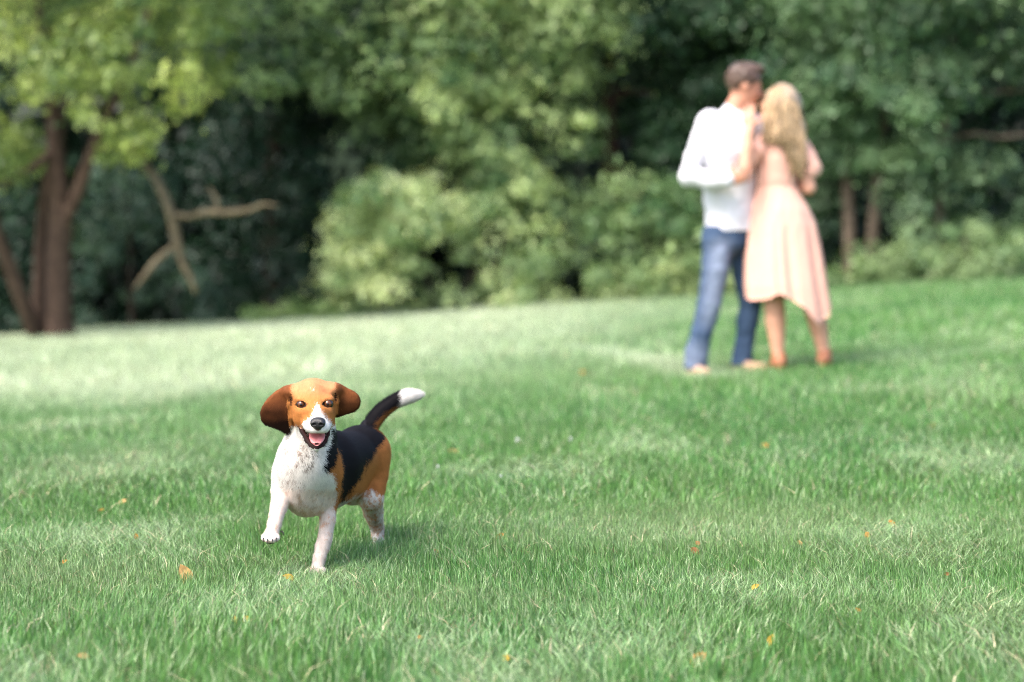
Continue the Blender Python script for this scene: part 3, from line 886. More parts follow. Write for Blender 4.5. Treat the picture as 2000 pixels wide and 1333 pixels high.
        for ch in (jl, jr):
            for (a, ra), (b, rb) in zip(ch[:-1], ch[1:]):
                ab = b - a; tt = np.clip(((P - a) @ ab) / (ab @ ab), 0, 1)
                dist = np.linalg.norm(P - a - tt[:, None] * ab, axis=1)
                lip |= (dist < 0.0095) & (P[:, 2] > (a + tt[:, None] * ab)[:, 2] - 0.0030)
        c[lip & (Y < 6.0)] = (0.020, 0.011, 0.010)
        inside = (Y < 6.03) & (Y > 5.888) & inpoly(px, py, [(590, 838), (600, 845), (640, 845), (648, 838), (640, 858), (632, 870), (606, 870)]) & ((py > 845.5) | (Y > 5.912))
        c[inside] = (0.035, 0.013, 0.012)
        # ticking
        wm = c.min(1) > 0.5
        s1 = NZ.n3(P * 150 + 31); s2 = NZ.n3(P * 210 + 11)
        leg = (py > 955)
        c[wm & leg & (s1 > 0.74)] = np.array([0.64, 0.38, 0.24])
        hl = wm & (Y > 6.3) & (py > 940)
        c[hl & (s1 > 0.54)] = np.array([0.58, 0.30, 0.15])
        c[wm & (py < 960) & (py > 850) & (px < 600) & (s1 > 0.76)] = np.array([0.30, 0.22, 0.18])
        ch_ = wm & (Y < 6.2) & (np.hypot((px - 601) / 19, (py - 893) / 27) < 1) & (NZ.n3(P * np.array([340, 150, 80]) + 5) > 0.50 + 0.25 * (np.hypot((px - 601) / 19, (py - 893) / 27)) ** 2)
        c[ch_] = np.array([0.22, 0.19, 0.165])
        kl = wm & (Y < 6.3) & (np.hypot((px - 594) / 26, (py - 985) / 30) < 1) & (py > 965) & (s1 > 0.58)
        c[kl] = np.array([0.45, 0.34, 0.25])  # brownish hair plus painted shade low on the chest
        pl = wm & leg & (Y < 6.25)
        c[pl] = c[pl] * 0.6 + 0.4 * pink
        st = NZ.n3(P * np.array([330, 110, 120]) + 3) * 0.6 + NZ.n3(P * np.array([90, 40, 45]) + 13) * 0.4
        c *= (0.72 + 0.5 * st)[:, None] * (0.92 + 0.16 * s2)[:, None]
        return c

    C = coat(P)
    N = vnormals(P, Q)
    base = on_ground(640, 1118)
    dog = empty('dog', (-0.47, 6.3, 0.0), 'tricolour beagle trotting towards the camera with ears flapping and mouth open', 'dog')
    mk('body', P, Q, M['fur'], dog, C)
    # ---- fur
    r = np.random.default_rng(5)
    n = 330000
    ar = np.linalg.norm(np.cross(P[Q[:, 2]] - P[Q[:, 0]], P[Q[:, 3]] - P[Q[:, 1]]), axis=1)
    q = Q[r.choice(len(Q), n, p=ar / ar.sum())]
    u, v = r.random(n)[:, None], r.random(n)[:, None]
    mixq = lambda A: (A[q[:, 0]] * (1 - u) + A[q[:, 1]] * u) * (1 - v) + (A[q[:, 3]] * (1 - u) + A[q[:, 2]] * u) * v
    p = mixq(P); nn = mixq(N); nn /= np.linalg.norm(nn, axis=1, keepdims=True)
    cc = coat(p + r.normal(size=(n, 3)) * 0.0028)
    px, py = px_of(p)
    flow = np.tile(np.array([0.12, 0.55, -0.75]), (n, 1))
    head = (p[:, 1] < 6.10) & (py < 880)
    nose_c = D(620.5, 826, 5.80)
    flow[head] = (p - nose_c)[head] / np.linalg.norm((p - nose_c)[head], axis=1, keepdims=True)
    earm = (p[:, 1] < 6.12) & ((px < 566) | (px > 658)) & (py < 852)
    flow[earm] = np.stack([np.sign(px[earm] - 612) * 0.5, 0 * px[earm], -0.8 + 0 * px[earm]], 1)
    tm = (py < 845) & (px > 712) & (p[:, 1] > 6.5)
    flow[tm] = (0.85, 0.0, 0.3)
    low = (py > 960)
    flow[low] = (0, 0.1, -1)
    flow += r.normal(size=(n, 3)) * 0.22
    flow -= nn * (flow * nn).sum(1, keepdims=True)
    flow /= np.linalg.norm(flow, axis=1, keepdims=True) + 1e-9
    L = np.full(n, 0.008)
    L[head] = 0.004; L[earm] = 0.005; L[tm] = 0.012; L[low] = 0.006
    L[(py > 850) & (py < 950) & (px < 655) & (p[:, 1] < 6.15)] = 0.009
    L *= 0.6 + 0.8 * r.random(n)
    skip = np.zeros(n, bool)
    for e in E: skip |= (np.hypot((p - e)[:, 0] / 0.0152, (p - e)[:, 2] / 0.0095) < 1) & (np.abs((p - e)[:, 1]) < 0.03)
    skip |= np.linalg.norm(p - D(620.5, 828, 5.858), axis=1) < 0.02
    skip |= (cc.max(1) < 0.12) & (p[:, 1] < 5.98) & (py > 828) & (px > 578) & (px < 655)
    skip |= (p[:, 1] < 5.98) & inpoly(px, py, [(578, 828), (600, 845), (640, 844), (656, 828), (646, 868), (630, 880), (606, 880)]) & (py > 838)
    skip |= (p[:, 1] < 5.95) & (py > 1046) & (py < 1070) & (px < 560)
    k = ~skip
    p, nn, cc, flow, L, n = p[k], nn[k], cc[k], flow[k], L[k], k.sum()
    sd = np.cross(nn, flow)
    wd = (0.00035 + 0.0003 * r.random(n))[:, None]
    lift = (0.22 + 0.25 * r.random(n))[:, None]
    tip = p + L[:, None] * (flow + nn * lift)
    b0 = p - nn * 0.0008
    V = np.stack([b0 + sd * wd, b0 - sd * wd, tip], 1).reshape(-1, 3)
    Tq = np.arange(n * 3).reshape(-1, 3)
    cc = cc * (0.85 + 0.3 * r.random(n))[:, None]
    f = mk('fur', V, Tq, M['fur'], dog, np.repeat(cc, 3, 0), True, np.repeat(nn, 3, 0))
    f['kind'] = 'stuff'
    # ---- eyes
    for e in E:
        nr, ns = 20, 28
        th = np.linspace(0, np.pi, nr); ph = np.linspace(0, 2 * np.pi, ns, endpoint=False)
        T_, P_ = np.meshgrid(th, ph, indexing='ij')
        u_ = np.stack([np.sin(T_) * np.cos(P_), -np.cos(T_), np.sin(T_) * np.sin(P_)], -1)
        rad = 0.0128 * (1 + 0.06 * (T_ < 0.55)[..., None] * np.cos(np.clip(T_, 0, .55) / .55 * 1.57)[..., None])
        Ve = (e + np.array([0.0004, 0.0022, 0]) + u_ * rad).reshape(-1, 3)
        a = np.arange((nr - 1) * ns); i_, j_ = a // ns, a % ns
        Qe = np.stack([a, i_ * ns + (j_ + 1) % ns, (i_ + 1) * ns + (j_ + 1) % ns, (i_ + 1) * ns + j_], 1)
        t = T_.ravel()
        ce = np.where((t < 0.30)[:, None], np.array([0.003, 0.003, 0.003]), np.where((t < 0.78)[:, None], np.array([0.11, 0.036, 0.013]), np.array([0.02, 0.013, 0.011])))
        mk('eye', Ve, Qe, M['eye'], dog, ce)
    # ---- nose
    nc = D(620.8, 828, 5.858)
    G = SDF(nc - 0.035, nc + 0.035, 0.0012)
    G.ell(nc + np.array([0, 0.004, 0.0055]), (0.0185, 0.014, 0.0105), 0.006)
    G.ell(nc + np.array([0, 0.003, -0.006]), (0.0105, 0.013, 0.0115), 0.008)
    for sx in (-1, 1):
        G.ell(nc + np.array([sx * 0.0095, -0.003, 0.0005]), (0.009, 0.009, 0.0095), 0.005)
        G.ell(nc + np.array([sx * 0.0082, -0.012, -0.001]), (0.0042, 0.007, 0.0032), 0.002, op='sub')
        G.cap(nc + np.array([sx * 0.0115, -0.010, -0.002]), nc + np.array([sx * 0.0165, -0.006, -0.004]), 0.0012, 0.0012, 0.002, 'sub')
    G.cap(nc + np.array([0, -0.0125, 0.001]), nc + np.array([0, -0.0115, -0.016]), 0.0009, 0.0009, 0.002, 'sub')
    Pn, Qn = G.mesh(1)
    mk('nose', Pn, Qn, M['skin_wet'], dog)
    # ---- tongue: a shallow grooved slab lying in the lower jaw
    rows = spline(np.array([np.append(D(*a[:3]), a[3]) for a in [(619, 843, 5.975, 0.016), (619, 848, 5.94, 0.0195), (619, 855, 5.91, 0.0195), (619, 859, 5.893, 0.0175), (618.5, 864.0, 5.882, 0.0140), (618.5, 866.5, 5.8745, 0.0100), (618.5, 868, 5.8735, 0.005)]]), 4)
    Vt, Qt = [], []
    m = 13
    for row in rows:
        s = np.linspace(-1, 1, m)
        top = row[2] + 0.0035 * np.sqrt(np.clip(1 - s ** 2, 0, 1)) - 0.0022 * np.clip(row[3] / 0.018 - 0.4, 0, 1) * np.exp(-(s / 0.16) ** 2) + 0.0018 * s ** 2
        Vt.append(np.stack([row[0] + s * row[3], np.full(m, row[1]), top], 1))
    for row in rows:
        s = np.linspace(-1, 1, m)
        Vt.append(np.stack([row[0] + s * row[3], np.full(m, row[1] + 0.001), row[2] - 0.004 * np.sqrt(np.clip(1 - s ** 2, 0, 1)) - 0.0005], 1))
    nr = len(rows)
    for lay in (0, 1):
        for i in range(nr - 1):
            for j in range(m - 1):
                a = lay * nr * m + i * m + j
                qd = (a, a + 1, a + m + 1, a + m)
                Qt.append(qd if lay == 0 else qd[::-1])
    for i in range(nr - 1):
        for j in (0, m - 1):
            a = i * m + j; b = nr * m + a
            Qt.append((a, a + m, b + m, b) if j == 0 else (a + m, a, b, b + m))
    mk('tongue', np.concatenate(Vt), np.array(Qt), M['tongue'], dog)
    # ---- claws of the raised paw
    for i, t in enumerate(toe):
        a = t + np.array([0, -0.012, 0.001]); pts = spline(np.array([a, a + np.array([0, -0.006, -0.003]), a + np.array([0, -0.009, -0.010])]), 3)
        Vc, Qc, Tc = tube(pts, np.linspace(0.0024, 0.0006, len(pts)), 6)
        mk('claw', Vc, [Qc, Tc], M['claw'], dog)
    a = D(549, 1038, 5.965)
    Vc, Qc, Tc = tube(spline(np.array([a, a + np.array([0.005, -0.003, -0.003]), a + np.array([0.006, -0.005, -0.010])]), 3), np.linspace(0.003, 0.0007, 7), 6)
    mk('claw', Vc, [Qc, Tc], M['claw'], dog)
    # ---- whiskers are too fine to see; paw pads under the raised paw
    for i, (px, py, y, s) in enumerate([(517, 1056, 5.93, .005), (524, 1059, 5.925, .0055), (533, 1059, 5.925, .0055), (540, 1056, 5.93, .005), (528.5, 1058, 5.948, .009)]):
        c0 = D(px, py, y)
        G = SDF(c0 - 0.02, c0 + 0.02, 0.0015)
        G.ell(c0, (s, s * 1.2, s * 0.7), 0.003)
        Pp, Qp = G.mesh(1)
        mk('paw_pad', Pp, Qp, M['claw'], dog)
    return dog


build_dog()
print('dog', time.time() - T0)


# ============================================================================= the couple
def head_solid(S, c, fwd, up, s=1.0):
    """skull, face, jaw, nose, lips and ears; fwd is where the face looks"""
    f = np.array(fwd, float); f /= np.linalg.norm(f)
    u = np.array(up, float); u -= f * (u @ f); u /= np.linalg.norm(u)
    r = np.cross(f, u)
    B = np.stack([r, f, u])
    p = lambda a, b, d: c + s * (a * r + b * f + d * u)
    S.ell(p(0, -0.012, 0.025), s * np.array([0.075, 0.096, 0.090]), 0.02, B)
    S.ell(p(0, 0.030, -0.035), s * np.array([0.060, 0.062, 0.078]), 0.02, B)
    S.ell(p(0, 0.060, -0.093), s * np.array([0.028, 0.026, 0.020]), 0.02, B)
    S.cap(p(0, 0.088, 0.012), p(0, 0.112, -0.028), s * 0.008, s * 0.012, 0.01)
    S.ell(p(0, 0.090, -0.058), s * np.array([0.022, 0.010, 0.005]), 0.006, B)
    S.ell(p(0, 0.088, -0.069), s * np.array([0.020, 0.010, 0.006]), 0.006, B)
    for a in (-1, 1):
        S.ell(p(a * 0.030, 0.088, 0.004), s * np.array([0.014, 0.012, 0.009]), 0.006, B, 'sub')
        S.ell(p(a * 0.032, 0.080, 0.022), s * np.array([0.022, 0.012, 0.006]), 0.008, B)
        S.ell(p(a * 0.076, -0.005, -0.008), s * np.array([0.007, 0.018, 0.031]), 0.006, B)
    return p


def eyes_for(p, parent, s):
    for a in (-1, 1):
        c0 = p(a * 0.030, 0.072, 0.003)
        G = SDF(c0 - 0.02, c0 + 0.02, 0.003)
        G.ell(c0, np.full(3, 0.0115 * s), 0.004)
        P, Q = G.mesh(1)
        mk('eye', P, Q, M['eye'], parent, np.tile((0.25, 0.22, 0.20), (len(P), 1)))


def hand_solid(S, wrist, palm_dir, side_dir, normal, curl, s=1.0, k=0.006, thumb=1):
    """palm, four bent fingers of unequal length and a thumb; returns nothing"""
    d = np.array(palm_dir, float); d /= np.linalg.norm(d)
    n = np.array(normal, float); n -= d * (n @ d); n /= np.linalg.norm(n)
    a = np.cross(d, n)
    if a @ np.array(side_dir) < 0: a = -a                 # a points to the thumb side
    pc = wrist + d * 0.05 * s
    S.ell(pc, (0.041 * s, 0.05 * s, 0.017 * s), 0.012, np.stack([a, d, n]))
    for i, (off, ln) in enumerate(((0.030, 0.070), (0.010, 0.078), (-0.010, 0.073), (-0.030, 0.058))):
        q = wrist + d * (0.085 - 0.006 * abs(i - 1)) * s + a * off * s
        v = d + a * off * 1.5
        for j, (fr, rr) in enumerate(((0.45, 0.0088), (0.30, 0.0078), (0.25, 0.0068))):
            v = v + n * curl * (0.5 + 0.5 * j)
            v = v / np.linalg.norm(v)
            q2 = q + v * ln * fr * s
            S.cap(q, q2, rr * s, (rr - 0.0008) * s, k); q = q2
    q = wrist + d * 0.025 * s + a * 0.030 * s
    q2 = q + (d * 0.5 + a * 0.75 + n * 0.2 * curl) * 0.042 * s
    q3 = q2 + (d * 0.8 + a * 0.3 + n * 0.6 * curl) * 0.034 * s
    S.cap(q, q2, 0.013 * s, 0.010 * s, 0.010); S.cap(q2, q3, 0.010 * s, 0.008 * s, 0.006)


YM = 13.8


def build_man():
    g = lambda px, py, dy=0.0: at(px, py, YM + dy)
    root = at(1405, 735, YM)
    gz = lambda P: float(ground_z(P[0], P[1]))
    man = empty('person', (root[0], YM, gz(root)), 'person in white long-sleeved top and blue jeans leaning in to kiss the person in pink', 'person', 'couple kissing on the lawn')
    lo, hi = g(1300, 760, 0) - np.array([0, 0.75, 0.02]), g(1600, 95, 0) + np.array([0, 0.6, 0])
    # ---- body
    S = SDF(lo, hi, 0.006)
    hc = g(1454, 168, -0.01)
    p = head_solid(S, hc, (0.93, 0.10, -0.30), (0.22, 0.05, 0.95), 1.0)
    S.cap(g(1432, 222, 0.0), g(1446, 190, 0.0), 0.060, 0.056, 0.02)
    S.cap(g(1425, 430), g(1425, 280), 0.095, 0.115, 0.03)
    S.cap(g(1395, 244, -0.07), g(1468, 247, 0.12), 0.042, 0.042, 0.03)
    wr = g(1422, 352, -0.26)
    S.chain([(g(1386, 242, -0.09), 0.036), (g(1364, 290, -0.12), 0.034), (g(1347, 344, -0.14), 0.030), (g(1390, 353, -0.21), 0.030), (wr, 0.026)], 0.02)
    hand_solid(S, wr, (0.85, -0.25, 0.25), (0, 0, 1), (0.15, 0.9, 0.1), 0.7, 1.05)
    wl = g(1548, 345, 0.02)
    S.chain([(g(1476, 245, 0.12), 0.05), (g(1530, 300, 0.22), 0.036), (wl, 0.026)], 0.02)
    hand_solid(S, wl, (0.2, -0.5, -0.6), (0, -1, 0.3), (-0.6, -0.3, 0.1), 0.5, 1.05)
    la, ra = g(1362, 712, -0.06), g(1449, 707, 0.06)
    S.chain([(g(1405, 462, -0.05), 0.065), (g(1387, 590, -0.08), 0.055), (la, 0.040)], 0.02)
    S.chain([(g(1447, 462, 0.06), 0.065), (g(1465, 590, 0.04), 0.055), (ra, 0.040)], 0.02)
    P, Q = S.mesh(1)
    sk = np.tile(np.array([0.50, 0.24, 0.155]), (len(P), 1))
    mk('body', P, Q, M['skin'], man, sk)
    eyes_for(p, man, 1.0)
    # ---- shirt
    S = SDF(lo, hi, 0.007)
    S.cap(g(1427, 418), g(1418, 300), 0.140, 0.158, 0.03)
    S.ell(g(1423, 262, 0.01), (0.15, 0.135, 0.11), 0.03)
    S.ell(g(1400, 300, -0.06), (0.10, 0.11, 0.17), 0.05)
    S.ell(g(1400, 252, -0.09), (0.085, 0.075, 0.08), 0.05)
    S.ell(g(1385, 290, -0.11), (0.05, 0.06, 0.10), 0.05)
    S.cap(g(1388, 240, -0.09), g(1468, 246, 0.12), 0.066, 0.066, 0.03)
    S.cap(g(1424, 250), g(1434, 222), 0.085, 0.068, 0.03)
    S.chain([(g(1384, 240, -0.10), 0.064), (g(1364, 290, -0.12), 0.058), (g(1345, 345, -0.14), 0.052), (g(1390, 353, -0.21), 0.050), (g(1420, 352, -0.255), 0.044)], 0.025)
    S.chain([(g(1474, 246, 0.12), 0.066), (g(1530, 300, 0.22), 0.056), (g(1546, 335, 0.06), 0.045)], 0.025)
    S.cap(g(1426, 428), g(1425, 450), 0.142, 0.145, 0.01)
    S.rough(0.012, 9.0, 1); S.rough(0.008, 24.0, 2)
    bot = g(1425, 449)[2]
    kz = int((bot - S.lo[2]) / S.h); S.V[:, :, :kz] = 0.06
    # neck opening
    S.cap(g(1438, 214), g(1450, 180), 0.060, 0.075, 0.006, 'sub')
    P, Q = S.mesh(1)
    mk('shirt', P, Q, M['shirt'], man)
    # ---- jeans
    S = SDF(lo, hi, 0.007)
    S.cap(g(1424, 448), g(1424, 462), 0.133, 0.130, 0.02)
    S.chain([(g(1404, 462, -0.05), 0.098), (g(1397, 530, -0.07), 0.082), (g(1387, 592, -0.08), 0.068), (g(1370, 650, -0.07), 0.062), (g(1361, 690, -0.06), 0.066), (g(1359, 715, -0.06), 0.067)], 0.02)
    S.chain([(g(1448, 462, 0.05), 0.095), (g(1457, 530, 0.05), 0.078), (g(1466, 592, 0.04), 0.066), (g(1457, 650, 0.05), 0.058), (g(1449, 690, 0.06), 0.058), (g(1448, 708, 0.06), 0.060)], 0.02)
    S.rough(0.014, 11.0, 5); S.rough(0.006, 30.0, 6)
    for pp in (g(1359, 725, -0.06), g(1448, 717, 0.06)):
        sl, x, y, z = S.box(pp - 0.12, pp + np.array([0.12, 0.12, 0.0])); S.V[sl] = 0.06
    top = g(1425, 437)[2]
    S.V[:, :, int((top - S.lo[2]) / S.h):] = 0.06
    P, Q = S.mesh(1)
    px, py = px_of(P)
    fade_lit = np.exp(-((px - (1410 - (py - 470) * 0.12)) / 20) ** 2) * smooth01(450, 490, py) * (1 - smooth01(610, 660, py)) * (px < 1440)  # denim fade, also painting the lit front of one leg
    fade_lit = np.maximum(fade_lit, 0.5 * smooth01(650, 690, py) * (px < 1400))
    c = np.array([0.045, 0.075, 0.135]) * (1 - fade_lit[:, None]) + np.array([0.22, 0.26, 0.36]) * fade_lit[:, None]
    mk('jeans', P, Q, M['jeans'], man, c)
    # ---- shoes
    for q, d in ((g(1359, 728, -0.07), (0.25, -0.95, 0)), (g(1450, 720, 0.05), (0.65, -0.75, 0))):
        gz0 = gz(q); q[2] = gz0 + 0.045
        d = np.array(d); d /= np.linalg.norm(d)
        S = SDF(q - 0.24, q + 0.24, 0.006)
        S.cap(q + np.array([0, 0, 0.05]), q - d * 0.03, 0.045, 0.042, 0.02)
        S.cap(q - d * 0.04 - np.array([0, 0, .004]), q + d * 0.15 - np.array([0, 0, 0.008]), 0.040, 0.036, 0.02)
        S.V[:, :, :max(int((gz0 + 0.004 - S.lo[2]) / S.h), 0)] = 0.06
        P, Q = S.mesh(1)
        sole = P[:, 2] < gz0 + 0.025
        mk('shoe', P, Q, M['shoe'], man, np.where(sole[:, None], np.array([0.55, 0.45, 0.36]), np.array([0.42, 0.27, 0.17])))
    # ---- hair: a close-cropped cap
    S = SDF(g(1400, 230, 0) - np.array([0, 0.2, 0]), g(1510, 95, 0) + np.array([0, 0.2, 0]), 0.005)
    f = np.array([0.93, 0.10, -0.30]); f /= np.linalg.norm(f); u = np.array([0.22, 0.05, 0.95]); u -= f * (u @ f); u /= np.linalg.norm(u)
    B = np.stack([np.cross(f, u), f, u])
    S.ell(p(0, -0.016, 0.036), (0.084, 0.106, 0.095), 0.01, B)
    S.ell(p(0, 0.045, 0.118), (0.06, 0.05, 0.02), 0.03, B)
    S.ell(p(0, 0.085, -0.055), (0.12, 0.075, 0.115), 0.015, B, 'sub')
    S.ell(p(0, 0.02, -0.095), (0.12, 0.11, 0.075), 0.015, B, 'sub')
    S.rough(0.012, 45, 3)
    P, Q = S.mesh(1)
    mk('hair', P, Q, M['hair'], man, np.array([0.075, 0.042, 0.028]) * (0.7 + 0.6 * NZ.n3(P * 90))[:, None])


def build_woman():
    YW = 13.72
    g = lambda px, py, dy=0.0: at(px, py, YW + dy)
    root = at(1565, 720, YW)
    gz = lambda P: float(ground_z(P[0], P[1]))
    wo = empty('person', (root[0], YW, gz(root)), 'person with long wavy blonde hair in a pale pink dress, back to the camera', 'person', 'couple kissing on the lawn')
    lo, hi = g(1420, 750, 0) - np.array([0, 0.6, 0.02]), g(1640, 140, 0) + np.array([0, 0.6, 0])
    S = SDF(lo, hi, 0.006)
    hc = g(1521, 208, 0.0)
    fw = np.array([-0.80, 0.52, 0.28]); up = np.array([0.28, -0.1, 0.95])
    p = head_solid(S, hc, fw, up, 0.96)
    S.cap(g(1521, 262, 0.0), g(1520, 225, 0.0), 0.048, 0.046, 0.02)
    S.cap(g(1521, 300), g(1518, 360), 0.090, 0.070, 0.02)
    S.cap(g(1518, 360), g(1522, 440), 0.070, 0.110, 0.02)
    S.cap(g(1494, 278, -0.02), g(1556, 280, 0.03), 0.042, 0.042, 0.03)
    el, wr = g(1456, 327, -0.16), g(1464, 252, -0.14)
    S.chain([(g(1492, 280, -0.02), 0.042), (el, 0.036), (g(1460, 290, -0.15), 0.033), (wr, 0.024)], 0.015)
    hand_solid(S, wr, (-0.05, 0.12, 1), (0.8, 0, 0.2), (0.1, 0.9, 0.0), 0.22, 0.95)
    er_, wr2 = g(1580, 368, -0.02), g(1548, 345, 0.2)
    S.chain([(g(1560, 282, 0.02), 0.042), (er_, 0.038), (wr2, 0.025)], 0.015)
    hand_solid(S, wr2, (-0.9, 0.1, 0.3), (0, 0, 1), (0, 0.9, 0.1), 0.5, 0.95)
    a1, a2 = g(1521, 706, 0.0), g(1610, 700, 0.02)
    S.chain([(g(1508, 455, 0.0), 0.085), (g(1510, 575, -0.01), 0.060), (g(1515, 628, 0.0), 0.058), (g(1520, 690, 0.0), 0.036), (a1, 0.034)], 0.02)
    S.chain([(g(1540, 455, 0.02), 0.085), (g(1583, 585, 0.0), 0.060), (g(1598, 635, 0.02), 0.053), (g(1608, 685, 0.02), 0.035), (a2, 0.033)], 0.02)
    P, Q = S.mesh(1)
    mk('body', P, Q, M['skin'], wo, np.tile(np.array([0.60, 0.31, 0.21]), (len(P), 1)))
    eyes_for(p, wo, 0.96)
    # ---- ankle boots
    for a, d in ((a1, (-0.15, 0.97, 0)), (a2, (0.25, 0.95, 0))):
        d = np.array(d) / np.linalg.norm(d); q = a.copy(); z0 = gz(q)
        S = SDF(q - 0.26, q + 0.26, 0.006)
        S.chain([(q + np.array([0, 0, 0.03]), 0.041), (q - np.array([0, 0, 0.01]), 0.042)], 0.01)
        S.cap(q - d * 0.03 - np.array([0, 0, 0.005]), np.append((q + d * 0.13)[:2], z0 + 0.035), 0.038, 0.033, 0.02)
        S.cap(q - d * 0.045, np.append((q - d * 0.05)[:2], z0 + 0.012), 0.024, 0.017, 0.01)
        S.V[:, :, :max(int((z0 + 0.003 - S.lo[2]) / S.h), 0)] = 0.06
        P, Q = S.mesh(1)
        mk('ankle_boot', P, Q, M['shoe'], wo, np.tile(np.array([0.33, 0.13, 0.065]), (len(P), 1)))
    # ---- dress: bodice and pleated skirt in one cloth, uneven hem
    lev = np.array([[252, 1506, 1538, .055], [262, 1494, 1553, .10], [278, 1484, 1563, .118], [310, 1481, 1561, .120], [345, 1481, 1556, .106], [365, 1480, 1556, .102], [385, 1475, 1566, .118],
                    [410, 1467, 1581, .140], [440, 1461, 1592, .155], [500, 1458, 1601, .175], [560, 1459, 1610, .195], [600, 1464, 1617, .20], [650, 1470, 1622, .205]], float)
    hx = np.array([1455, 1468, 1495, 1520, 1545, 1565, 1588, 1604, 1622]); hy = np.array([578, 586, 582, 571, 586, 600, 634, 622, 600])
    nt, nl = 160, 60
    V = []
    th = np.linspace(0, 2 * np.pi, nt, endpoint=False)
    for layer, off in ((0, 0.0), (1, -0.004)):
        for i in range(nl):
            s = i / (nl - 1)
            cx = 1540 + 78 * np.cos(th)
            hem = np.where(np.sin(th) < 0.25, np.interp(cx, hx, hy), 585)
            t = 252 + s * (hem - 252)
            L_, R_, dp = (np.interp(t, lev[:, 0], lev[:, k]) for k in (1, 2, 3))
            am = smooth01(370, 520, t)
            pl = 1 + am * (0.065 * np.sin(9 * th + 1.6 * np.sin(2 * th + 0.7)) + 0.035 * np.sin(19 * th + 2 * np.sin(3 * th))) + (1 - am) * 0.012 * np.sin(17 * th + t * 0.12)
            band = np.exp(-((t - 363) / 4) ** 2)
            pl = pl * (1 - 0.03 * band) + 0.03 * np.exp(-((t - 352) / 6) ** 2)
            xc, hw = (L_ + R_) / 2, (R_ - L_) / 2
            for k in range(nt):
                P_ = at(xc[k] + hw[k] * np.cos(th[k]) * pl[k], t[k], YW + 0.01)
                P_[1] += (dp[k] + off) * np.sin(th[k]) * pl[k]
                P_[0] += off * np.cos(th[k])
                V.append(P_)
    V = np.array(V)
    Qd = []
    for layer in (0, 1):
        for i in range(nl - 1):
            for k in range(nt):
                a = layer * nl * nt + i * nt + k; b = layer * nl * nt + i * nt + (k + 1) % nt
                qd = (a, b, b + nt, a + nt)
                Qd.append(qd if layer else qd[::-1])
    for k in range(nt):
        a = (nl - 1) * nt + k; b = (nl - 1) * nt + (k + 1) % nt
        Qd.append((a, b, b + nl * nt, a + nl * nt))
    dress = mk('dress', V, np.array(Qd), M['dress'], wo)
    # sleeves, loose and flared
    S = SDF(lo, hi, 0.006)
    S.chain([(g(1556, 276, 0.02), 0.052), (g(1576, 310, 0.0), 0.056), (g(1584, 330, -0.01), 0.060)], 0.02)
    S.chain([(g(1496, 276, -0.02), 0.050), (g(1482, 296, -0.06), 0.048)], 0.02)
    S.rough(0.012, 16, 4)
    P, Q = S.mesh(1)
    mk('sleeve', P, Q, M['dress'], dress)
    # ---- hair: crown cap and wavy locks
    r = np.random.default_rng(12)
    Vh, Qh, Th, Ch = [], [], [], []
    nb = 0
    S = SDF(g(1470, 300, 0) - np.array([0, 0.3, 0]), g(1600, 140, 0) + np.array([0, 0.3, 0]), 0.006)
    f = fw / np.linalg.norm(fw); u = up - f * (up @ f); u /= np.linalg.norm(u)
    B = np.stack([np.cross(f, u), f, u])
    S.ell(p(0, -0.016, 0.030), (0.088, 0.108, 0.100), 0.01, B)
    S.ell(p(0, 0.105, -0.06), (0.075, 0.07, 0.11), 0.015, B, 'sub')
    S.cap(g(1522, 205, -0.04), g(1524, 262, -0.055), 0.078, 0.050, 0.03)
    S.cap(g(1540, 205, 0.0), g(1562, 285, -0.03), 0.060, 0.042, 0.03)
    S.rough(0.02, 14, 8)
    P, Q = S.mesh(1)
    hair = mk('hair', P, Q, M['hair'], wo, np.array([0.36, 0.265, 0.18]) * (0.6 + 0.7 * NZ.n3(P * np.array([70, 70, 9])))[:, None])
    for i in range(420):
        a = r.random()
        x0 = 1495 + 60 * a
        y1 = 262 + 24 * r.random() + (a > 0.55) * 75 * r.random() * min(1, (a - 0.55) * 4)
        drift = 12 * max(0, a - 0.4) + r.normal(0, 3)
        dy = -0.10 - 0.03 * r.random() + 0.10 * abs(a - 0.5)
        w = r.uniform(2, 5)
        pts = []
        for t in np.linspace(0, 1, 12):
            py = 170 + t * (y1 - 170)
            ox = 0.55 + 0.45 * min(1, t * 3.2)
            pts.append(g(1526 + (x0 - 1526) * ox + drift * t * (1 + t) + w * np.sin(t * 9 + i) * t, py, dy * (0.55 + 0.45 * min(1, t * 4)) + 0.012 * np.sin(t * 8 + i * 2) - 0.02 * t))
        rad = r.uniform(0.0035, 0.0085) * np.sin(np.linspace(0.15, 3.05, 12)) ** 0.6
        Vt, Qt, Tt = tube(np.array(pts), np.maximum(rad, 0.001), 6)
        Vh.append(Vt); Qh.append(Qt + nb); Th.append(Tt + nb); nb += len(Vt)
        Ch.append(np.tile(np.array([0.44, 0.30, 0.17]) * r.uniform(0.5, 1.3), (len(Vt), 1)))
    lk = mk('locks', np.concatenate(Vh), [np.concatenate(Qh), np.concatenate(Th)], M['hair'], hair, np.concatenate(Ch))
    lk['kind'] = 'stuff'


build_man()
build_woman()
print('people', time.time() - T0)


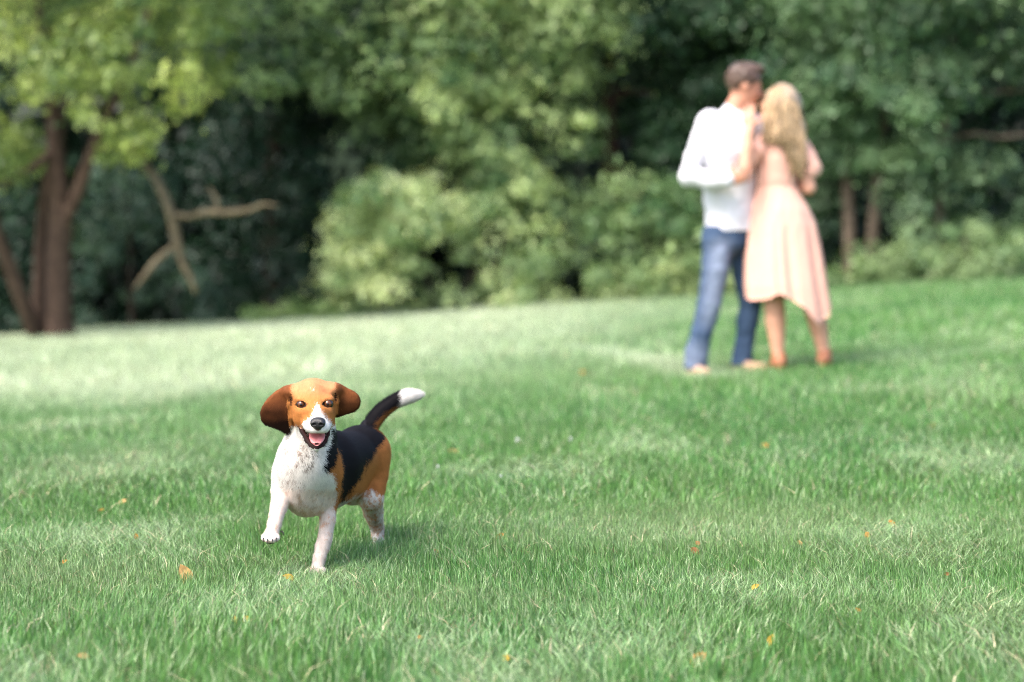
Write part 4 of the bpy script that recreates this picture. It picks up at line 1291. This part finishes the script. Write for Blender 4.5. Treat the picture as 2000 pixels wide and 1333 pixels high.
# ============================================================================= fallen leaves and clover
def build_fallen():
    r = np.random.default_rng(4)
    O, Y_, T_, B_ = (0.62, 0.26, 0.03), (0.72, 0.45, 0.04), (0.68, 0.42, 0.16), (0.34, 0.15, 0.05)
    spec = [
        (363, 1124, 38, T_, 'long pale orange leaf standing in the grass left of the planted paw', 1),
        (457, 1213, 18, Y_, 'left of two yellow leaves side by side in front of the dog', 0),
        (480, 1211, 19, Y_, 'right of two yellow leaves side by side in front of the dog', 0),
        (1365, 1287, 38, O, 'largest orange leaf near the bottom edge, right of the middle', 0),
        (1506, 1250, 20, Y_, 'small yellow leaf right of the largest orange leaf', 1),
        (1418, 1268, 10, T_, 'tiny tan leaf between the largest orange leaf and its small yellow neighbour', 0),
        (162, 1282, 20, T_, 'pale tan leaf near the bottom left corner', 0),
        (564, 1128, 20, Y_, 'curled narrow yellow leaf just left of the planted paw', 1),
        (267, 1049, 13, O, 'small orange leaf between the left edge and the raised paw', 1),
        (238, 981, 15, T_, 'blurred orange leaf on the pale patch left of the dog', 0),
        (197, 998, 13, O, 'blurred rust leaf below left of the pale patch beside the dog', 0),
        (126, 1097, 14, O, 'rust orange leaf on the grass toward the left edge', 0),
        (155, 1158, 8, O, 'tiny rust leaf low on the left, above the bottom left tan leaf', 0),
        (1358, 1077, 18, B_, 'brown curled leaf in the grass below the standing couple', 1),
        (1363, 1062, 12, B_, 'small brown leaf tip just above the brown curled leaf', 1),
        (1742, 1023, 16, O, 'upright rust leaf in the dark grass on the right', 1),
        (1695, 1047, 15, O, 'rust leaf lower left of the upright one on the right', 1),
        (1562, 1062, 14, T_, 'pale tan leaf between the brown and the rust leaves on the right', 0),
        (988, 1286, 18, Y_, 'blurred yellow leaf near the bottom edge at the middle', 0),
        (818, 1246, 12, O, 'blurred orange leaf low down right of the two yellow leaves', 0),
        (976, 1048, 16, O, 'orange leaf in the grass right of the hind paw', 1),
        (853, 1078, 12, O, 'small orange leaf nearest the hind paw on its right', 1),
        (885, 882, 18, T_, 'blurred tan leaf right of the wagging tail', 0),
        (1138, 730, 22, O, 'far blurred orange leaf on the lawn left of the jeans', 0),
        (1493, 872, 18, O, 'blurred orange leaf on the lawn below the pink dress', 0),
        (1475, 1147, 16, Y_, 'yellow leaf in the grass above the small yellow leaf', 0),
        (1676, 1192, 12, O, 'dull orange leaf low on the right in blurred grass', 0),
        (1820, 833, 14, O, 'far orange leaf on the lawn at the right of the couple', 0),
        (1850, 1122, 12, B_, 'brown leaf in dark grass near the right edge', 0),
    ]
    for px, py, sz, c, label, stand in spec:
        p = on_ground(px, py, 0.028)
        L = sz * p[1] / F * 1.25
        n = 9
        t = np.linspace(0, 1, n)
        wv = 0.30 * np.sin(np.pi * t ** 0.85) ** 0.8
        bend = r.uniform(-0.25, 0.3); cup = r.uniform(0.1, 0.4); tw = r.uniform(-0.6, 0.6)
        V = []
        for i in range(n):
            for k in (-1, -0.5, 0, 0.5, 1):
                w_ = k * wv[i]
                V.append((w_, t[i] - 0.5, bend * (t[i] - 0.5) ** 2 * 2 + cup * abs(w_) + tw * w_ * (t[i] - 0.5)))
        V = np.array(V) * L
        Q = np.array([(i * 5 + k, i * 5 + k + 1, i * 5 + k + 6, i * 5 + k + 5) for i in range(n - 1) for k in range(4)])
        az = r.uniform(0, 6.28); tilt = r.uniform(0.9, 1.4) if stand else r.uniform(0.45, 0.8)
        Rm = np.array(Matrix.Rotation(r.uniform(-0.5, 0.5), 3, 'Z') @ Matrix.Rotation(tilt, 3, 'X') @ Matrix.Rotation(az, 3, 'Z'))
        V = V @ Rm.T + p
        cc = np.array(c) * (0.45 + 0.5 * NZ.n3(V * 150 + px))[:, None]
        o = empty('fallen_leaf', tuple(p), label, 'leaf', 'fallen leaves on the lawn')
        mk('blade', V, Q, M['fallen'], o, cc)
        st = np.array([(0, -0.5, 0), (0.03, -0.62, 0.02), (0.05, -0.75, 0.0)]) * L @ Rm.T + p
        Vs, Qs, Ts = tube(st, [0.018 * L, 0.014 * L, 0.01 * L], 5)
        mk('stalk', Vs, [Qs, Ts], M['fallen'], o, np.tile(np.array(c) * 0.6, (len(Vs), 1)))
    for px, py, sz, label in [(1010, 860, 13, 'round white clover head on the lawn between the dog and the couple'), (855, 912, 10, 'small white clover head right of the dog\'s rump'),
                              (978, 931, 10, 'white clover head nearest the middle of the lawn'), (1114, 858, 11, 'rightmost white clover head on the lawn left of the couple')]:
        p = on_ground(px, py, 0.05); R_ = sz * p[1] / F * 0.36
        o = empty('clover_flower', (p[0], p[1], float(ground_z(p[0], p[1]))), label, 'flower', 'white clover on the lawn')
        n = 60
        k = np.arange(n) + 0.5; ph = np.arccos(1 - 1.6 * k / n); th = np.pi * (1 + 5 ** 0.5) * k
        d = np.stack([np.cos(th) * np.sin(ph), np.sin(th) * np.sin(ph), np.cos(ph)], 1)
        a = np.cross(d, [0.3, 0.2, 0.9]); a /= np.linalg.norm(a, axis=1, keepdims=True)
        V = np.stack([p + d * R_ * 0.3 - a * R_ * 0.1, p + d * R_ * 0.3 + a * R_ * 0.1, p + d * R_ * 0.9 + a * R_ * 0.16, p + d * R_ * 1.05, p + d * R_ * 0.9 - a * R_ * 0.16], 1).reshape(-1, 3)
        b = np.arange(n) * 5
        mk('petals', V, np.stack([b, b + 1, b + 2, b + 3, b + 4], 1), M['petal'], o, smooth=False)
        Vs, Qs, Ts = tube(np.array([[p[0], p[1], float(ground_z(p[0], p[1]))], [p[0] + .003, p[1], p[2] - 0.02], p]), [0.0015, 0.0013, 0.0013], 5)
        mk('stem', Vs, [Qs, Ts], M['grass'], o, np.tile(np.array([0.08, 0.2, 0.06]), (len(Vs), 1)))


build_fallen()
print('all', time.time() - T0)
